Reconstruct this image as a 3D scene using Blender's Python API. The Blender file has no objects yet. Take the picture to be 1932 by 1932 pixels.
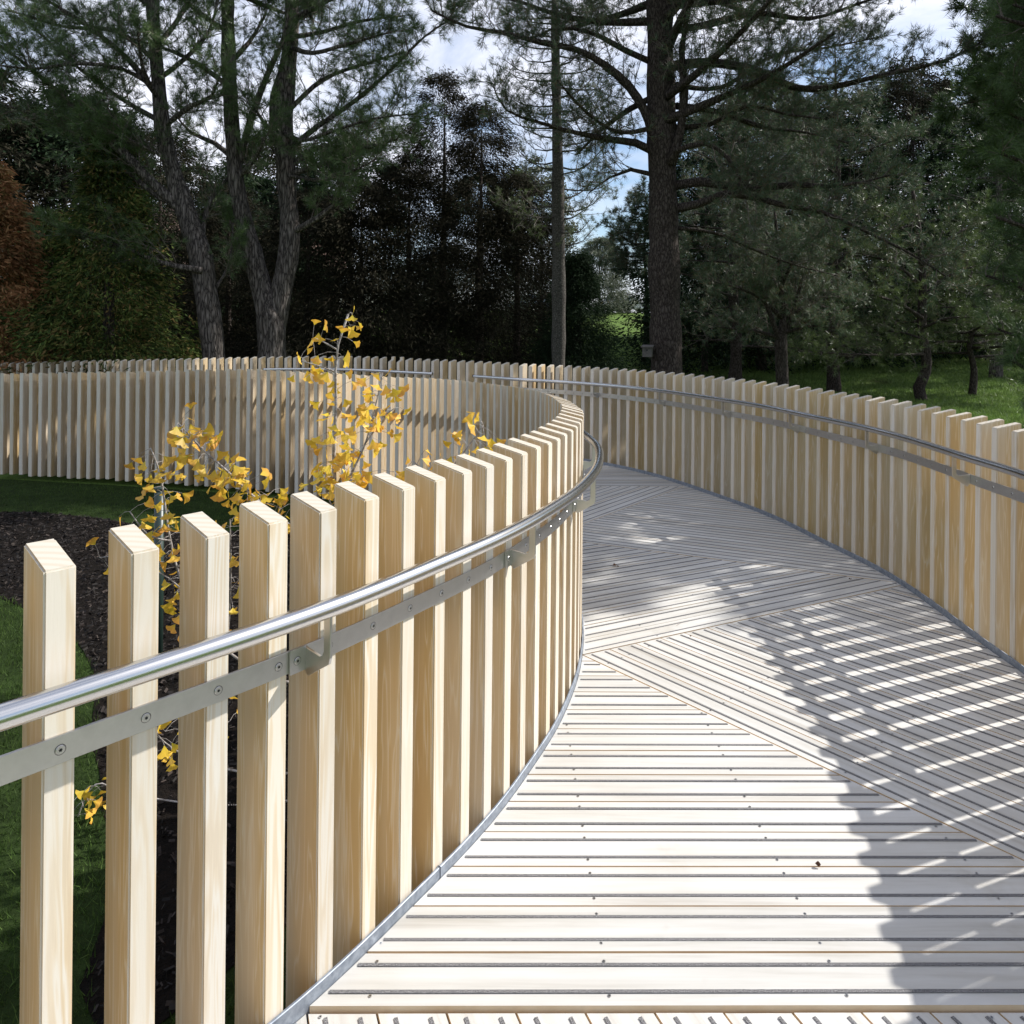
import bpy, bmesh, math, random
import numpy as np
from mathutils import Vector, Matrix
R_ = math.radians
random.seed(7); rng = np.random.default_rng(7)
S = bpy.context.scene
COL = S.collection

# ---------------------------------------------------------------- camera
EYE = 1.56
FPX = 1400.0 / 1932.0            # focal length as a fraction of the picture width
cam_d = bpy.data.cameras.new('camera'); cam = bpy.data.objects.new('camera', cam_d); COL.objects.link(cam)
cam_d.sensor_width = 36.0; cam_d.lens = 36.0 * FPX
cam_d.shift_x = -0.0017; cam_d.shift_y = -343.7 / 1932.0
cam_d.clip_start = 0.05; cam_d.clip_end = 1000.0
cam.matrix_world = Matrix.Translation((0, 0, EYE)) @ Matrix.Rotation(R_(90), 4, 'X') @ Matrix.Rotation(0.0095, 4, 'Z')
S.camera = cam

# ---------------------------------------------------------------- light
SUN_EL, SUN_AZ = R_(40.5), R_(21.0)      # azimuth measured from +X towards +Y
to_sun = Vector((math.cos(SUN_EL) * math.cos(SUN_AZ), math.cos(SUN_EL) * math.sin(SUN_AZ), math.sin(SUN_EL)))
sun_d = bpy.data.lights.new('sun', 'SUN'); sun = bpy.data.objects.new('sun', sun_d); COL.objects.link(sun)
sun_d.energy = 4.7; sun_d.angle = R_(0.55); sun_d.color = (1.0, 0.965, 0.91)
sun.rotation_euler = to_sun.to_track_quat('Z', 'Y').to_euler()
world = bpy.data.worlds.new('World'); S.world = world; world.use_nodes = True
nt = world.node_tree; nt.nodes.clear()
def N(t, typ, **kw):
    n = t.nodes.new(typ)
    for k, v in kw.items():
        if k.startswith('i_'):
            n.inputs[k[2:].replace('_', ' ')].default_value = v
        else: setattr(n, k, v)
    return n
def LK(t, a, ao, b, bi): t.links.new(a.outputs[ao], b.inputs[bi])
wo = N(nt, 'ShaderNodeOutputWorld'); bg = N(nt, 'ShaderNodeBackground'); bg.inputs['Strength'].default_value = 0.108
sky = N(nt, 'ShaderNodeTexSky', sky_type='NISHITA', sun_disc=False, sun_elevation=SUN_EL, sun_rotation=math.pi / 2 - SUN_AZ)
sky.air_density = 1.0; sky.dust_density = 0.6; sky.ozone_density = 2.0
tc = N(nt, 'ShaderNodeTexCoord'); mp = N(nt, 'ShaderNodeMapping'); mp.inputs['Scale'].default_value = (1, 1, 2.6)
mp.inputs['Location'].default_value = (0.35, 0.1, 0.2)
cn = N(nt, 'ShaderNodeTexNoise', i_Scale=2.3, i_Detail=9.0, i_Roughness=0.58, i_Distortion=0.25)
cr = N(nt, 'ShaderNodeValToRGB'); cr.color_ramp.elements[0].position = 0.40; cr.color_ramp.elements[1].position = 0.60
cn2 = N(nt, 'ShaderNodeTexNoise', i_Scale=7.0, i_Detail=6.0, i_Roughness=0.55)
cc = N(nt, 'ShaderNodeMixRGB'); cc.inputs[1].default_value = (5.2, 5.5, 6.6, 1); cc.inputs[2].default_value = (9.0, 9.1, 9.8, 1)
mx = N(nt, 'ShaderNodeMixRGB')
LK(nt, tc, 'Generated', mp, 'Vector'); LK(nt, mp, 'Vector', cn, 'Vector'); LK(nt, mp, 'Vector', cn2, 'Vector')
LK(nt, cn, 'Fac', cr, 'Fac'); LK(nt, cn2, 'Fac', cc, 0); LK(nt, cr, 'Color', mx, 0); LK(nt, sky, 'Color', mx, 1); LK(nt, cc, 'Color', mx, 2)
LK(nt, mx, 'Color', bg, 'Color'); LK(nt, bg, 'Background', wo, 'Surface')
S.view_settings.view_transform = 'Standard'; S.view_settings.look = 'None'; S.view_settings.gamma = 1.0
S.view_settings.exposure = 0.50
S.render.engine = 'CYCLES'
S.render.resolution_x = S.render.resolution_y = 1024

# ---------------------------------------------------------------- helpers
def W(u, v, d):
    """point at distance d (metres ahead) seen at photograph position u, v (1932 grid)"""
    x = u - 966 + 0.0095 * (v - 966); y = v - 0.0095 * (u - 966)
    return Vector((x / 1400 * d, d, EYE - (y - 622.3) / 1400 * d))
def tag(o, label=None, cat=None, group=None, kind=None):
    if label: o['label'] = label
    if cat: o['category'] = cat
    if group: o['group'] = group
    if kind: o['kind'] = kind
    return o
def thing(name, loc, label, cat, group=None, rotz=0.0):
    o = bpy.data.objects.new(name, None); COL.objects.link(o)
    o.location = loc; o.rotation_euler = (0, 0, rotz); o.empty_display_size = 0.2
    return tag(o, label, cat, group)
def link(name, me, mats, parent=None, world_space=False):
    o = bpy.data.objects.new(name, me); COL.objects.link(o)
    for m in (mats if isinstance(mats, (list, tuple)) else [mats]):
        if m and m.name not in [x.name for x in me.materials if x]: me.materials.append(m)
    if parent:
        o.parent = parent
        if world_space:
            mw = Matrix.Translation(parent.location) @ Matrix.Rotation(parent.rotation_euler.z, 4, 'Z')
            if parent.parent:
                p2 = parent.parent
                mw = Matrix.Translation(p2.location) @ Matrix.Rotation(p2.rotation_euler.z, 4, 'Z') @ parent.matrix_parent_inverse @ mw if False else mw
            o.matrix_parent_inverse = mw.inverted()
    return o
class MB:
    """collects geometry, then makes one mesh"""
    def __init__(s): s.v = []; s.f = []; s.m = []; s.n = 0
    def add(s, V, F, mi=0):
        V = np.asarray(V, float); s.v.append(V)
        for f in F: s.f.append([i + s.n for i in f]); s.m.append(mi)
        s.n += len(V)
    def box(s, c, size, rot=None, mi=0):
        V = np.array([(x, y, z) for x in (-.5, .5) for y in (-.5, .5) for z in (-.5, .5)]) * np.array(size)
        if rot is not None: V = V @ np.array(rot.to_3x3()).T
        s.add(V + np.array(c), [(0, 1, 3, 2), (4, 6, 7, 5), (0, 4, 5, 1), (2, 3, 7, 6), (0, 2, 6, 4), (1, 5, 7, 3)], mi)
    def tube(s, P, Rr, n=8, mi=0, cap=True, wob=0.0):
        P = [Vector(p) for p in P]
        if not hasattr(Rr, '__len__'): Rr = [Rr] * len(P)
        V = []; ref = None
        for i, p in enumerate(P):
            t = (P[min(i + 1, len(P) - 1)] - P[max(i - 1, 0)]).normalized()
            if ref is None:
                ref = Vector((1, 0, 0)) if abs(t.x) < .8 else Vector((0, 1, 0))
            a = (ref - t * ref.dot(t)).normalized(); ref = a; b = t.cross(a)
            for k in range(n):
                an = 2 * math.pi * k / n
                r = Rr[i] * (1 + (random.uniform(-wob, wob) if wob else 0))
                V.append(p + (a * math.cos(an) + b * math.sin(an)) * r)
        F = []
        for i in range(len(P) - 1):
            for k in range(n):
                F.append((i * n + k, i * n + (k + 1) % n, (i + 1) * n + (k + 1) % n, (i + 1) * n + k))
        if cap:
            F.append(tuple(reversed(range(n)))); F.append(tuple((len(P) - 1) * n + k for k in range(n)))
        s.add([tuple(v) for v in V], F, mi)
    def prism(s, poly, z0, z1, mi=0, side=None):
        """poly list of (x,y) counter-clockwise, extruded from z0 up to z1"""
        n = len(poly); V = [(x, y, z0) for x, y in poly] + [(x, y, z1) for x, y in poly]
        s.add(V, [tuple(range(n, 2 * n))], mi)
        k = s.n - 2 * n
        for i in range(n):
            j = (i + 1) % n; s.f.append([k + i, k + j, k + n + j, k + n + i]); s.m.append(mi if side is None else side)
        s.f.append([k + i for i in reversed(range(n))]); s.m.append(mi)
    def mesh(s, name, smooth=False):
        me = bpy.data.meshes.new(name)
        V = np.vstack(s.v) if s.v else np.zeros((0, 3))
        me.from_pydata(V.tolist(), [], s.f)
        me.polygons.foreach_set('material_index', s.m)
        if smooth: me.polygons.foreach_set('use_smooth', [True] * len(s.f))
        me.update(); return me
def tri_mesh(name, V, F, extra=None):
    """fast mesh from numpy arrays; F is (n,3) or (n,4)"""
    me = bpy.data.meshes.new(name); k = F.shape[1]
    me.vertices.add(len(V)); me.vertices.foreach_set('co', np.ascontiguousarray(V, dtype=np.float32).ravel())
    me.loops.add(F.size); me.loops.foreach_set('vertex_index', np.ascontiguousarray(F, dtype=np.int32).ravel())
    me.polygons.add(len(F)); me.polygons.foreach_set('loop_start', np.arange(0, F.size, k, dtype=np.int32))
    me.polygons.foreach_set('loop_total', np.full(len(F), k, dtype=np.int32))
    if extra is not None:
        at = me.attributes.new('tone', 'FLOAT', 'POINT'); at.data.foreach_set('value', np.ascontiguousarray(extra, dtype=np.float32))
    me.update(calc_edges=True); return me
def bevel(o, w, seg=1, ang=30):
    m = o.modifiers.new('bevel', 'BEVEL'); m.width = w; m.segments = seg; m.limit_method = 'ANGLE'; m.angle_limit = R_(ang)

# ---------------------------------------------------------------- materials
def mat(name):
    m = bpy.data.materials.new(name); m.use_nodes = True; t = m.node_tree
    return m, t, t.nodes['Principled BSDF']
def ramp(t, stops):
    r = N(t, 'ShaderNodeValToRGB'); e = r.color_ramp.elements
    while len(e) < len(stops): e.new(0.5)
    for k, (p, c) in enumerate(stops): e[k].position = p; e[k].color = (*c, 1)
    return r
def bump(t, src, out, b, strength, dist=0.01):
    n = N(t, 'ShaderNodeBump', i_Strength=strength, i_Distance=dist); LK(t, src, out, n, 'Height'); LK(t, n, 'Normal', b, 'Normal')
def wood(name, pale, mid, dark, endc, grain_scale=(26, 26, 1.3), along='Z', rough=0.62, tint=0.5, use_obj=True):
    """pale sawn softwood: long streaky grain, knots of warm stain, end grain on the faces looking up"""
    m, t, b = mat(name); b.inputs['Roughness'].default_value = rough
    b.inputs['Specular IOR Level'].default_value = 0.25
    tc = N(t, 'ShaderNodeTexCoord'); oi = N(t, 'ShaderNodeObjectInfo')
    va = N(t, 'ShaderNodeVectorMath', operation='MULTIPLY_ADD'); va.inputs[1].default_value = (37.1, 17.7, 53.3)
    co = N(t, 'ShaderNodeCombineXYZ'); LK(t, oi, 'Random', co, 0); LK(t, oi, 'Random', co, 1); LK(t, oi, 'Random', co, 2)
    LK(t, co, 'Vector', va, 0); LK(t, tc, 'Object', va, 2)
    mp = N(t, 'ShaderNodeMapping'); mp.inputs['Scale'].default_value = grain_scale; LK(t, va, 'Vector', mp, 'Vector')
    n1 = N(t, 'ShaderNodeTexNoise', i_Scale=1.0, i_Detail=3.0, i_Roughness=0.5, i_Distortion=0.4); LK(t, mp, 'Vector', n1, 'Vector')
    mw = N(t, 'ShaderNodeMath', operation='MULTIPLY'); mw.inputs[1].default_value = 7.0; LK(t, n1, 'Fac', mw, 0)
    fr = N(t, 'ShaderNodeMath', operation='PINGPONG'); fr.inputs[1].default_value = 0.5; LK(t, mw, 'Value', fr, 0)
    n2 = N(t, 'ShaderNodeTexNoise', i_Scale=0.28, i_Detail=4.0, i_Roughness=0.6); LK(t, mp, 'Vector', n2, 'Vector')
    fine = N(t, 'ShaderNodeTexNoise', i_Scale=9.0, i_Detail=4.0, i_Roughness=0.7); LK(t, mp, 'Vector', fine, 'Vector')
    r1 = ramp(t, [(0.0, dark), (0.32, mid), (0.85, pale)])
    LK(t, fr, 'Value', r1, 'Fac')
    mdl = N(t, 'ShaderNodeMath', operation='MULTIPLY'); mdl.inputs[1].default_value = 2.0; LK(t, fr, 'Value', mdl, 0)
    LK(t, mdl, 'Value', r1, 'Fac')
    r2 = ramp(t, [(0.38, (0, 0, 0)), (0.66, (1, 1, 1))]); LK(t, n2, 'Fac', r2, 'Fac')
    mixa = N(t, 'ShaderNodeMixRGB'); mixa.inputs[1].default_value = (*pale, 1)
    LK(t, r1, 'Color', mixa, 2)
    ms = N(t, 'ShaderNodeMath', operation='MULTIPLY_ADD'); ms.inputs[1].default_value = 0.55; ms.inputs[2].default_value = 0.06
    LK(t, r2, 'Color', ms, 0)
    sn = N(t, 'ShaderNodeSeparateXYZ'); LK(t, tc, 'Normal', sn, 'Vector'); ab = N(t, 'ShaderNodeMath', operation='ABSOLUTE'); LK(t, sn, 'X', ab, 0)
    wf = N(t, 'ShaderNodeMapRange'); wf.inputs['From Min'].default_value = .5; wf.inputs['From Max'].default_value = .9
    wf.inputs['To Min'].default_value = 0.0; wf.inputs['To Max'].default_value = 0.55; LK(t, ab, 'Value', wf, 'Value')  # wide faces take darker colours: heartwood, plus some of their shade painted in
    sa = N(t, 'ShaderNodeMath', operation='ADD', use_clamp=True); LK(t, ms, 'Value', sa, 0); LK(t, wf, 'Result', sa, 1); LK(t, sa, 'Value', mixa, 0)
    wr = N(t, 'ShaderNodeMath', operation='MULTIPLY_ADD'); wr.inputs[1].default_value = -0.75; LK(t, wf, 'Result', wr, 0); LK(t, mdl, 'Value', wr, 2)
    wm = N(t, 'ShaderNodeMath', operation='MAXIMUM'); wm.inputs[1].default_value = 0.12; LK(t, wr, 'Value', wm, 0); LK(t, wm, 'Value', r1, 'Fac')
    # per piece tint
    hsv = N(t, 'ShaderNodeHueSaturation'); LK(t, mixa, 'Color', hsv, 'Color')
    mr = N(t, 'ShaderNodeMapRange'); mr.inputs['To Min'].default_value = 1 - 0.11 * tint * 2; mr.inputs['To Max'].default_value = 1 + 0.05 * tint * 2
    LK(t, oi, 'Random', mr, 'Value'); LK(t, mr, 'Result', hsv, 'Value')
    sm = N(t, 'ShaderNodeMath', operation='MULTIPLY_ADD'); sm.inputs[1].default_value = 7.31; sm.inputs[2].default_value = 0.0; LK(t, oi, 'Random', sm, 0)
    sf = N(t, 'ShaderNodeMath', operation='FRACT'); LK(t, sm, 'Value', sf, 0)
    sr = N(t, 'ShaderNodeMapRange'); sr.inputs['To Min'].default_value = 0.84; sr.inputs['To Max'].default_value = 1.10; LK(t, sf, 'Value', sr, 'Value'); LK(t, sr, 'Result', hsv, 'Saturation')
    # end grain
    mp3 = N(t, 'ShaderNodeMapping'); mp3.inputs['Scale'].default_value = (1, 1, 1); mp3.inputs['Rotation'].default_value = (0, 0, 0.5); LK(t, va, 'Vector', mp3, 'Vector')
    wv = N(t, 'ShaderNodeTexWave', wave_type='RINGS', rings_direction='Z', i_Scale=15.0, i_Distortion=1.6, i_Detail=2.0)
    sft = N(t, 'ShaderNodeVectorMath', operation='ADD'); sft.inputs[1].default_value = (0.12, 0.19, 0)
    LK(t, tc, 'Object', sft, 0); LK(t, sft, 'Vector', wv, 'Vector')
    re = ramp(t, [(0.1, tuple(c * k for c, k in zip(endc, (.92, .89, .84)))), (0.6, endc)]); LK(t, wv, 'Fac', re, 'Fac')
    ge = N(t, 'ShaderNodeNewGeometry'); sp = N(t, 'ShaderNodeSeparateXYZ'); LK(t, ge, 'Normal', sp, 'Vector')
    gt = N(t, 'ShaderNodeMath', operation='GREATER_THAN'); gt.inputs[1].default_value = 0.6; LK(t, sp, 'Z', gt, 0)
    fin = N(t, 'ShaderNodeMixRGB'); LK(t, gt, 'Value', fin, 0); LK(t, hsv, 'Color', fin, 1); LK(t, re, 'Color', fin, 2)
    LK(t, fin, 'Color', b, 'Base Color')
    bump(t, fine, 'Fac', b, 0.12, 0.002)
    return m
M = {}
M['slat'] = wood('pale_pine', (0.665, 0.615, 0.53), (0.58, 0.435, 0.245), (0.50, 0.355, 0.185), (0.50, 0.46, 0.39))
def deck_mat():
    m, t, b = mat('whitened_deck_board'); b.inputs['Roughness'].default_value = 0.55; b.inputs['Specular IOR Level'].default_value = 0.35
    ge = N(t, 'ShaderNodeNewGeometry'); tc = N(t, 'ShaderNodeTexCoord'); at = N(t, 'ShaderNodeAttribute', attribute_name='bdir')
    # per-board uv stored as attribute: x along the board, y across, z random
    mp = N(t, 'ShaderNodeMapping'); mp.inputs['Scale'].default_value = (1.1, 22, 40); LK(t, at, 'Vector', mp, 'Vector')
    n1 = N(t, 'ShaderNodeTexNoise', i_Scale=1.0, i_Detail=6.0, i_Roughness=0.62, i_Distortion=0.3); LK(t, mp, 'Vector', n1, 'Vector')
    r = ramp(t, [(0.28, (0.44, 0.415, 0.375)), (0.44, (0.54, 0.525, 0.49)), (0.64, (0.60, 0.59, 0.565))]); LK(t, n1, 'Fac', r, 'Fac')
    mp2 = N(t, 'ShaderNodeMapping'); mp2.inputs['Scale'].default_value = (1.6, 5, 40); LK(t, at, 'Vector', mp2, 'Vector')
    n2 = N(t, 'ShaderNodeTexNoise', i_Scale=1.0, i_Detail=4.0, i_Roughness=0.6); LK(t, mp2, 'Vector', n2, 'Vector')
    r2 = ramp(t, [(0.33, (0.90, 0.89, 0.87)), (0.55, (1, 1, 1))]); LK(t, n2, 'Fac', r2, 'Fac')
    mu = N(t, 'ShaderNodeMixRGB', blend_type='MULTIPLY'); mu.inputs[0].default_value = 1.0; LK(t, r, 'Color', mu, 1); LK(t, r2, 'Color', mu, 2)
    sx = N(t, 'ShaderNodeSeparateXYZ'); LK(t, at, 'Vector', sx, 'Vector')
    wn = N(t, 'ShaderNodeTexWhiteNoise', noise_dimensions='1D'); LK(t, sx, 'Z', wn, 'W')
    mr = N(t, 'ShaderNodeMapRange'); mr.inputs['To Min'].default_value = 0.90; mr.inputs['To Max'].default_value = 1.04; LK(t, wn, 'Value', mr, 'Value')
    hs = N(t, 'ShaderNodeHueSaturation'); LK(t, mu, 'Color', hs, 'Color'); LK(t, mr, 'Result', hs, 'Value')
    # dirt blots
    n3 = N(t, 'ShaderNodeTexNoise', i_Scale=1.7, i_Detail=5.0, i_Roughness=0.7); LK(t, tc, 'Object', n3, 'Vector')
    r3 = ramp(t, [(0.29, (0.84, 0.82, 0.78)), (0.38, (1, 1, 1))]); LK(t, n3, 'Fac', r3, 'Fac')
    mu2 = N(t, 'ShaderNodeMixRGB', blend_type='MULTIPLY'); mu2.inputs[0].default_value = 0.8; LK(t, hs, 'Color', mu2, 1); LK(t, r3, 'Color', mu2, 2)
    LK(t, mu2, 'Color', b, 'Base Color')
    bump(t, n1, 'Fac', b, 0.15, 0.002)
    return m
M['deck'] = deck_mat()
def simple(name, col, rough=0.6, metal=0.0, noise=None, bumps=None, spec=0.5, coord='Object'):
    m, t, b = mat(name); b.inputs['Base Color'].default_value = (*col, 1); b.inputs['Roughness'].default_value = rough
    b.inputs['Metallic'].default_value = metal; b.inputs['Specular IOR Level'].default_value = spec
    tc = N(t, 'ShaderNodeTexCoord')
    if noise:
        sc, c2, p0, p1 = noise
        n = N(t, 'ShaderNodeTexNoise', i_Scale=sc, i_Detail=6.0, i_Roughness=0.65); LK(t, tc, coord, n, 'Vector')
        r = ramp(t, [(p0, col), (p1, c2)]); LK(t, n, 'Fac', r, 'Fac'); LK(t, r, 'Color', b, 'Base Color')
    if bumps:
        n = N(t, 'ShaderNodeTexNoise', i_Scale=bumps[0], i_Detail=5.0, i_Roughness=0.65); LK(t, tc, coord, n, 'Vector'); bump(t, n, 'Fac', b, bumps[1], bumps[2])
    return m
M['deck_side'] = simple('sawn_board_edge', (0.60, 0.45, 0.28), 0.75, noise=(6, (0.68, 0.55, 0.38), 0.35, 0.65))
M['grit'] = simple('grit_strip', (0.06, 0.06, 0.063), 0.9, noise=(420, (0.42, 0.41, 0.41), 0.42, 0.68), bumps=(500, 0.9, 0.003))
M['steel'] = simple('polished_steel_tube', (0.62, 0.61, 0.60), 0.22, 1.0, bumps=(3, 0.02, 0.002))
M['brushed'] = simple('brushed_steel', (0.56, 0.55, 0.54), 0.36, 1.0, noise=(30, (0.50, 0.49, 0.48), 0.3, 0.7))
M['zinc'] = simple('galvanised_steel', (0.20, 0.23, 0.28), 0.5, 0.55, noise=(45, (0.34, 0.38, 0.44), 0.35, 0.65))
M['screw_dark'] = simple('screw_recess', (0.03, 0.03, 0.03), 0.6, 0.5)
def bark(name, c1, c2, c3, sc=(9, 9, 2.2), disp=0.03):
    m, t, b = mat(name); b.inputs['Roughness'].default_value = 0.9; b.inputs['Specular IOR Level'].default_value = 0.15
    tc = N(t, 'ShaderNodeTexCoord'); mp = N(t, 'ShaderNodeMapping'); mp.inputs['Scale'].default_value = sc; LK(t, tc, 'Object', mp, 'Vector')
    dn = N(t, 'ShaderNodeTexNoise', i_Scale=1.5, i_Detail=3.0); LK(t, mp, 'Vector', dn, 'Vector')
    ad = N(t, 'ShaderNodeVectorMath', operation='MULTIPLY_ADD'); ad.inputs[1].default_value = (1.2, 1.2, 1.2); LK(t, dn, 'Color', ad, 0); LK(t, mp, 'Vector', ad, 2)
    vo = N(t, 'ShaderNodeTexVoronoi', feature='DISTANCE_TO_EDGE', i_Scale=1.6); LK(t, ad, 'Vector', vo, 'Vector')
    nn = N(t, 'ShaderNodeTexNoise', i_Scale=5.0, i_Detail=7.0, i_Roughness=0.7); LK(t, mp, 'Vector', nn, 'Vector')
    r = ramp(t, [(0.0, c1), (0.12, c2), (0.45, c3)]); LK(t, vo, 'Distance', r, 'Fac')
    r2 = ramp(t, [(0.3, (0.55, 0.52, 0.5)), (0.7, (1.2, 1.2, 1.2))]); LK(t, nn, 'Fac', r2, 'Fac')
    mu = N(t, 'ShaderNodeMixRGB', blend_type='MULTIPLY'); mu.inputs[0].default_value = 1.0; LK(t, r, 'Color', mu, 1); LK(t, r2, 'Color', mu, 2); LK(t, mu, 'Color', b, 'Base Color')
    h = N(t, 'ShaderNodeMath', operation='MULTIPLY_ADD'); h.inputs[1].default_value = 0.35; LK(t, nn, 'Fac', h, 0); LK(t, vo, 'Distance', h, 2)
    bump(t, h, 'Value', b, 1.0, disp)
    return m
M['bark_grey'] = bark('fissured_grey_bark', (0.02, 0.017, 0.016), (0.10, 0.088, 0.08), (0.23, 0.205, 0.19), (12, 12, 2.0))
M['bark_brown'] = bark('scaly_brown_bark', (0.02, 0.015, 0.013), (0.065, 0.052, 0.046), (0.12, 0.10, 0.09), (16, 16, 5))
M['bark_smooth'] = bark('smooth_grey_bark', (0.04, 0.036, 0.033), (0.10, 0.093, 0.085), (0.15, 0.14, 0.13), (14, 14, 12), 0.008)
M['bark_pale'] = simple('pale_young_bark', (0.20, 0.175, 0.155), 0.75, noise=(60, (0.46, 0.43, 0.41), 0.42, 0.62))
M['twig'] = simple('dark_twig_bark', (0.075, 0.06, 0.05), 0.9, noise=(20, (0.15, 0.13, 0.11), 0.4, 0.65))
def foliage(name, cols, rough=0.55, trans=0.25, spec=0.4, attr=False):
    m, t, b = mat(name); b.inputs['Roughness'].default_value = rough; b.inputs['Specular IOR Level'].default_value = spec
    out = t.nodes['Material Output']
    if attr:
        at = N(t, 'ShaderNodeAttribute', attribute_name='tone'); src, so = at, 'Fac'
    else:
        ge = N(t, 'ShaderNodeNewGeometry'); src, so = ge, 'Random Per Island'
    r = ramp(t, [(i / max(1, len(cols) - 1), c) for i, c in enumerate(cols)]); LK(t, src, so, r, 'Fac')
    tc = N(t, 'ShaderNodeTexCoord'); n = N(t, 'ShaderNodeTexNoise', i_Scale=1.3, i_Detail=3.0); LK(t, tc, 'Object', n, 'Vector')
    mr = N(t, 'ShaderNodeMapRange'); mr.inputs['From Min'].default_value = 0.3; mr.inputs['From Max'].default_value = 0.7
    mr.inputs['To Min'].default_value = 0.65; mr.inputs['To Max'].default_value = 1.3; LK(t, n, 'Fac', mr, 'Value')
    hs = N(t, 'ShaderNodeHueSaturation'); LK(t, r, 'Color', hs, 'Color'); LK(t, mr, 'Result', hs, 'Value')
    LK(t, hs, 'Color', b, 'Base Color')
    tr = N(t, 'ShaderNodeBsdfTranslucent'); LK(t, hs, 'Color', tr, 'Color')
    ms = N(t, 'ShaderNodeMixShader'); ms.inputs[0].default_value = trans; LK(t, b, 'BSDF', ms, 1); LK(t, tr, 'BSDF', ms, 2); LK(t, ms, 'Shader', out, 'Surface')
    return m
M['needle_green'] = foliage('long_green_needles', [(0.04, 0.068, 0.023), (0.068, 0.115, 0.038), (0.12, 0.18, 0.065)], rough=.4)
M['needle_blue'] = foliage('blue_green_needles', [(0.035, 0.065, 0.032), (0.06, 0.105, 0.052), (0.11, 0.165, 0.09), (0.15, 0.08, 0.04)], rough=.5, spec=.35)
M['needle_olive'] = foliage('olive_needles', [(0.055, 0.08, 0.026), (0.095, 0.135, 0.042), (0.15, 0.195, 0.07)], rough=.4)
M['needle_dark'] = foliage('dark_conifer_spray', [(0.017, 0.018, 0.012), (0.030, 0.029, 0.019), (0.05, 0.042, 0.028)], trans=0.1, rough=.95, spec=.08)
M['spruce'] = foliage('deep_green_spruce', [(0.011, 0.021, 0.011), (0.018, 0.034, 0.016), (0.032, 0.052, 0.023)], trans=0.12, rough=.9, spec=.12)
M['cypress'] = foliage('green_cypress_spray', [(0.022, 0.038, 0.010), (0.042, 0.07, 0.017), (0.10, 0.135, 0.032), (0.16, 0.10, 0.04)], rough=.85, spec=.15)
M['rust'] = foliage('rusty_brown_spray', [(0.17, 0.08, 0.035), (0.30, 0.145, 0.065), (0.40, 0.22, 0.11), (0.11, 0.12, 0.04)], rough=.9, spec=.1, trans=.35)
M['poplar'] = foliage('grey_green_leaves', [(0.07, 0.085, 0.05), (0.11, 0.13, 0.08), (0.15, 0.17, 0.11)])
M['ginkgo'] = foliage('yellow_ginkgo_leaf', [(0.46, 0.44, 0.04), (0.68, 0.48, 0.045), (0.76, 0.46, 0.055), (0.66, 0.29, 0.06)], rough=0.5, trans=0.35, attr=True)
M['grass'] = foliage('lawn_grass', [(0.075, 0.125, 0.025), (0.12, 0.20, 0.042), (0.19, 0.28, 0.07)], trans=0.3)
M['grass_shade'] = foliage('garden_grass', [(0.030, 0.056, 0.012), (0.050, 0.092, 0.020), (0.09, 0.14, 0.035)], trans=0.3, spec=.1)  # shaded copy of the lawn grass, the garden's shade put into its colour
M['chip'] = foliage('bark_chips', [(0.005, 0.004, 0.0035), (0.010, 0.0075, 0.006), (0.017, 0.012, 0.010), (0.05, 0.037, 0.03)], trans=0.0, rough=0.85)  # near-black: the shade over the bed is painted into the chips
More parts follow.
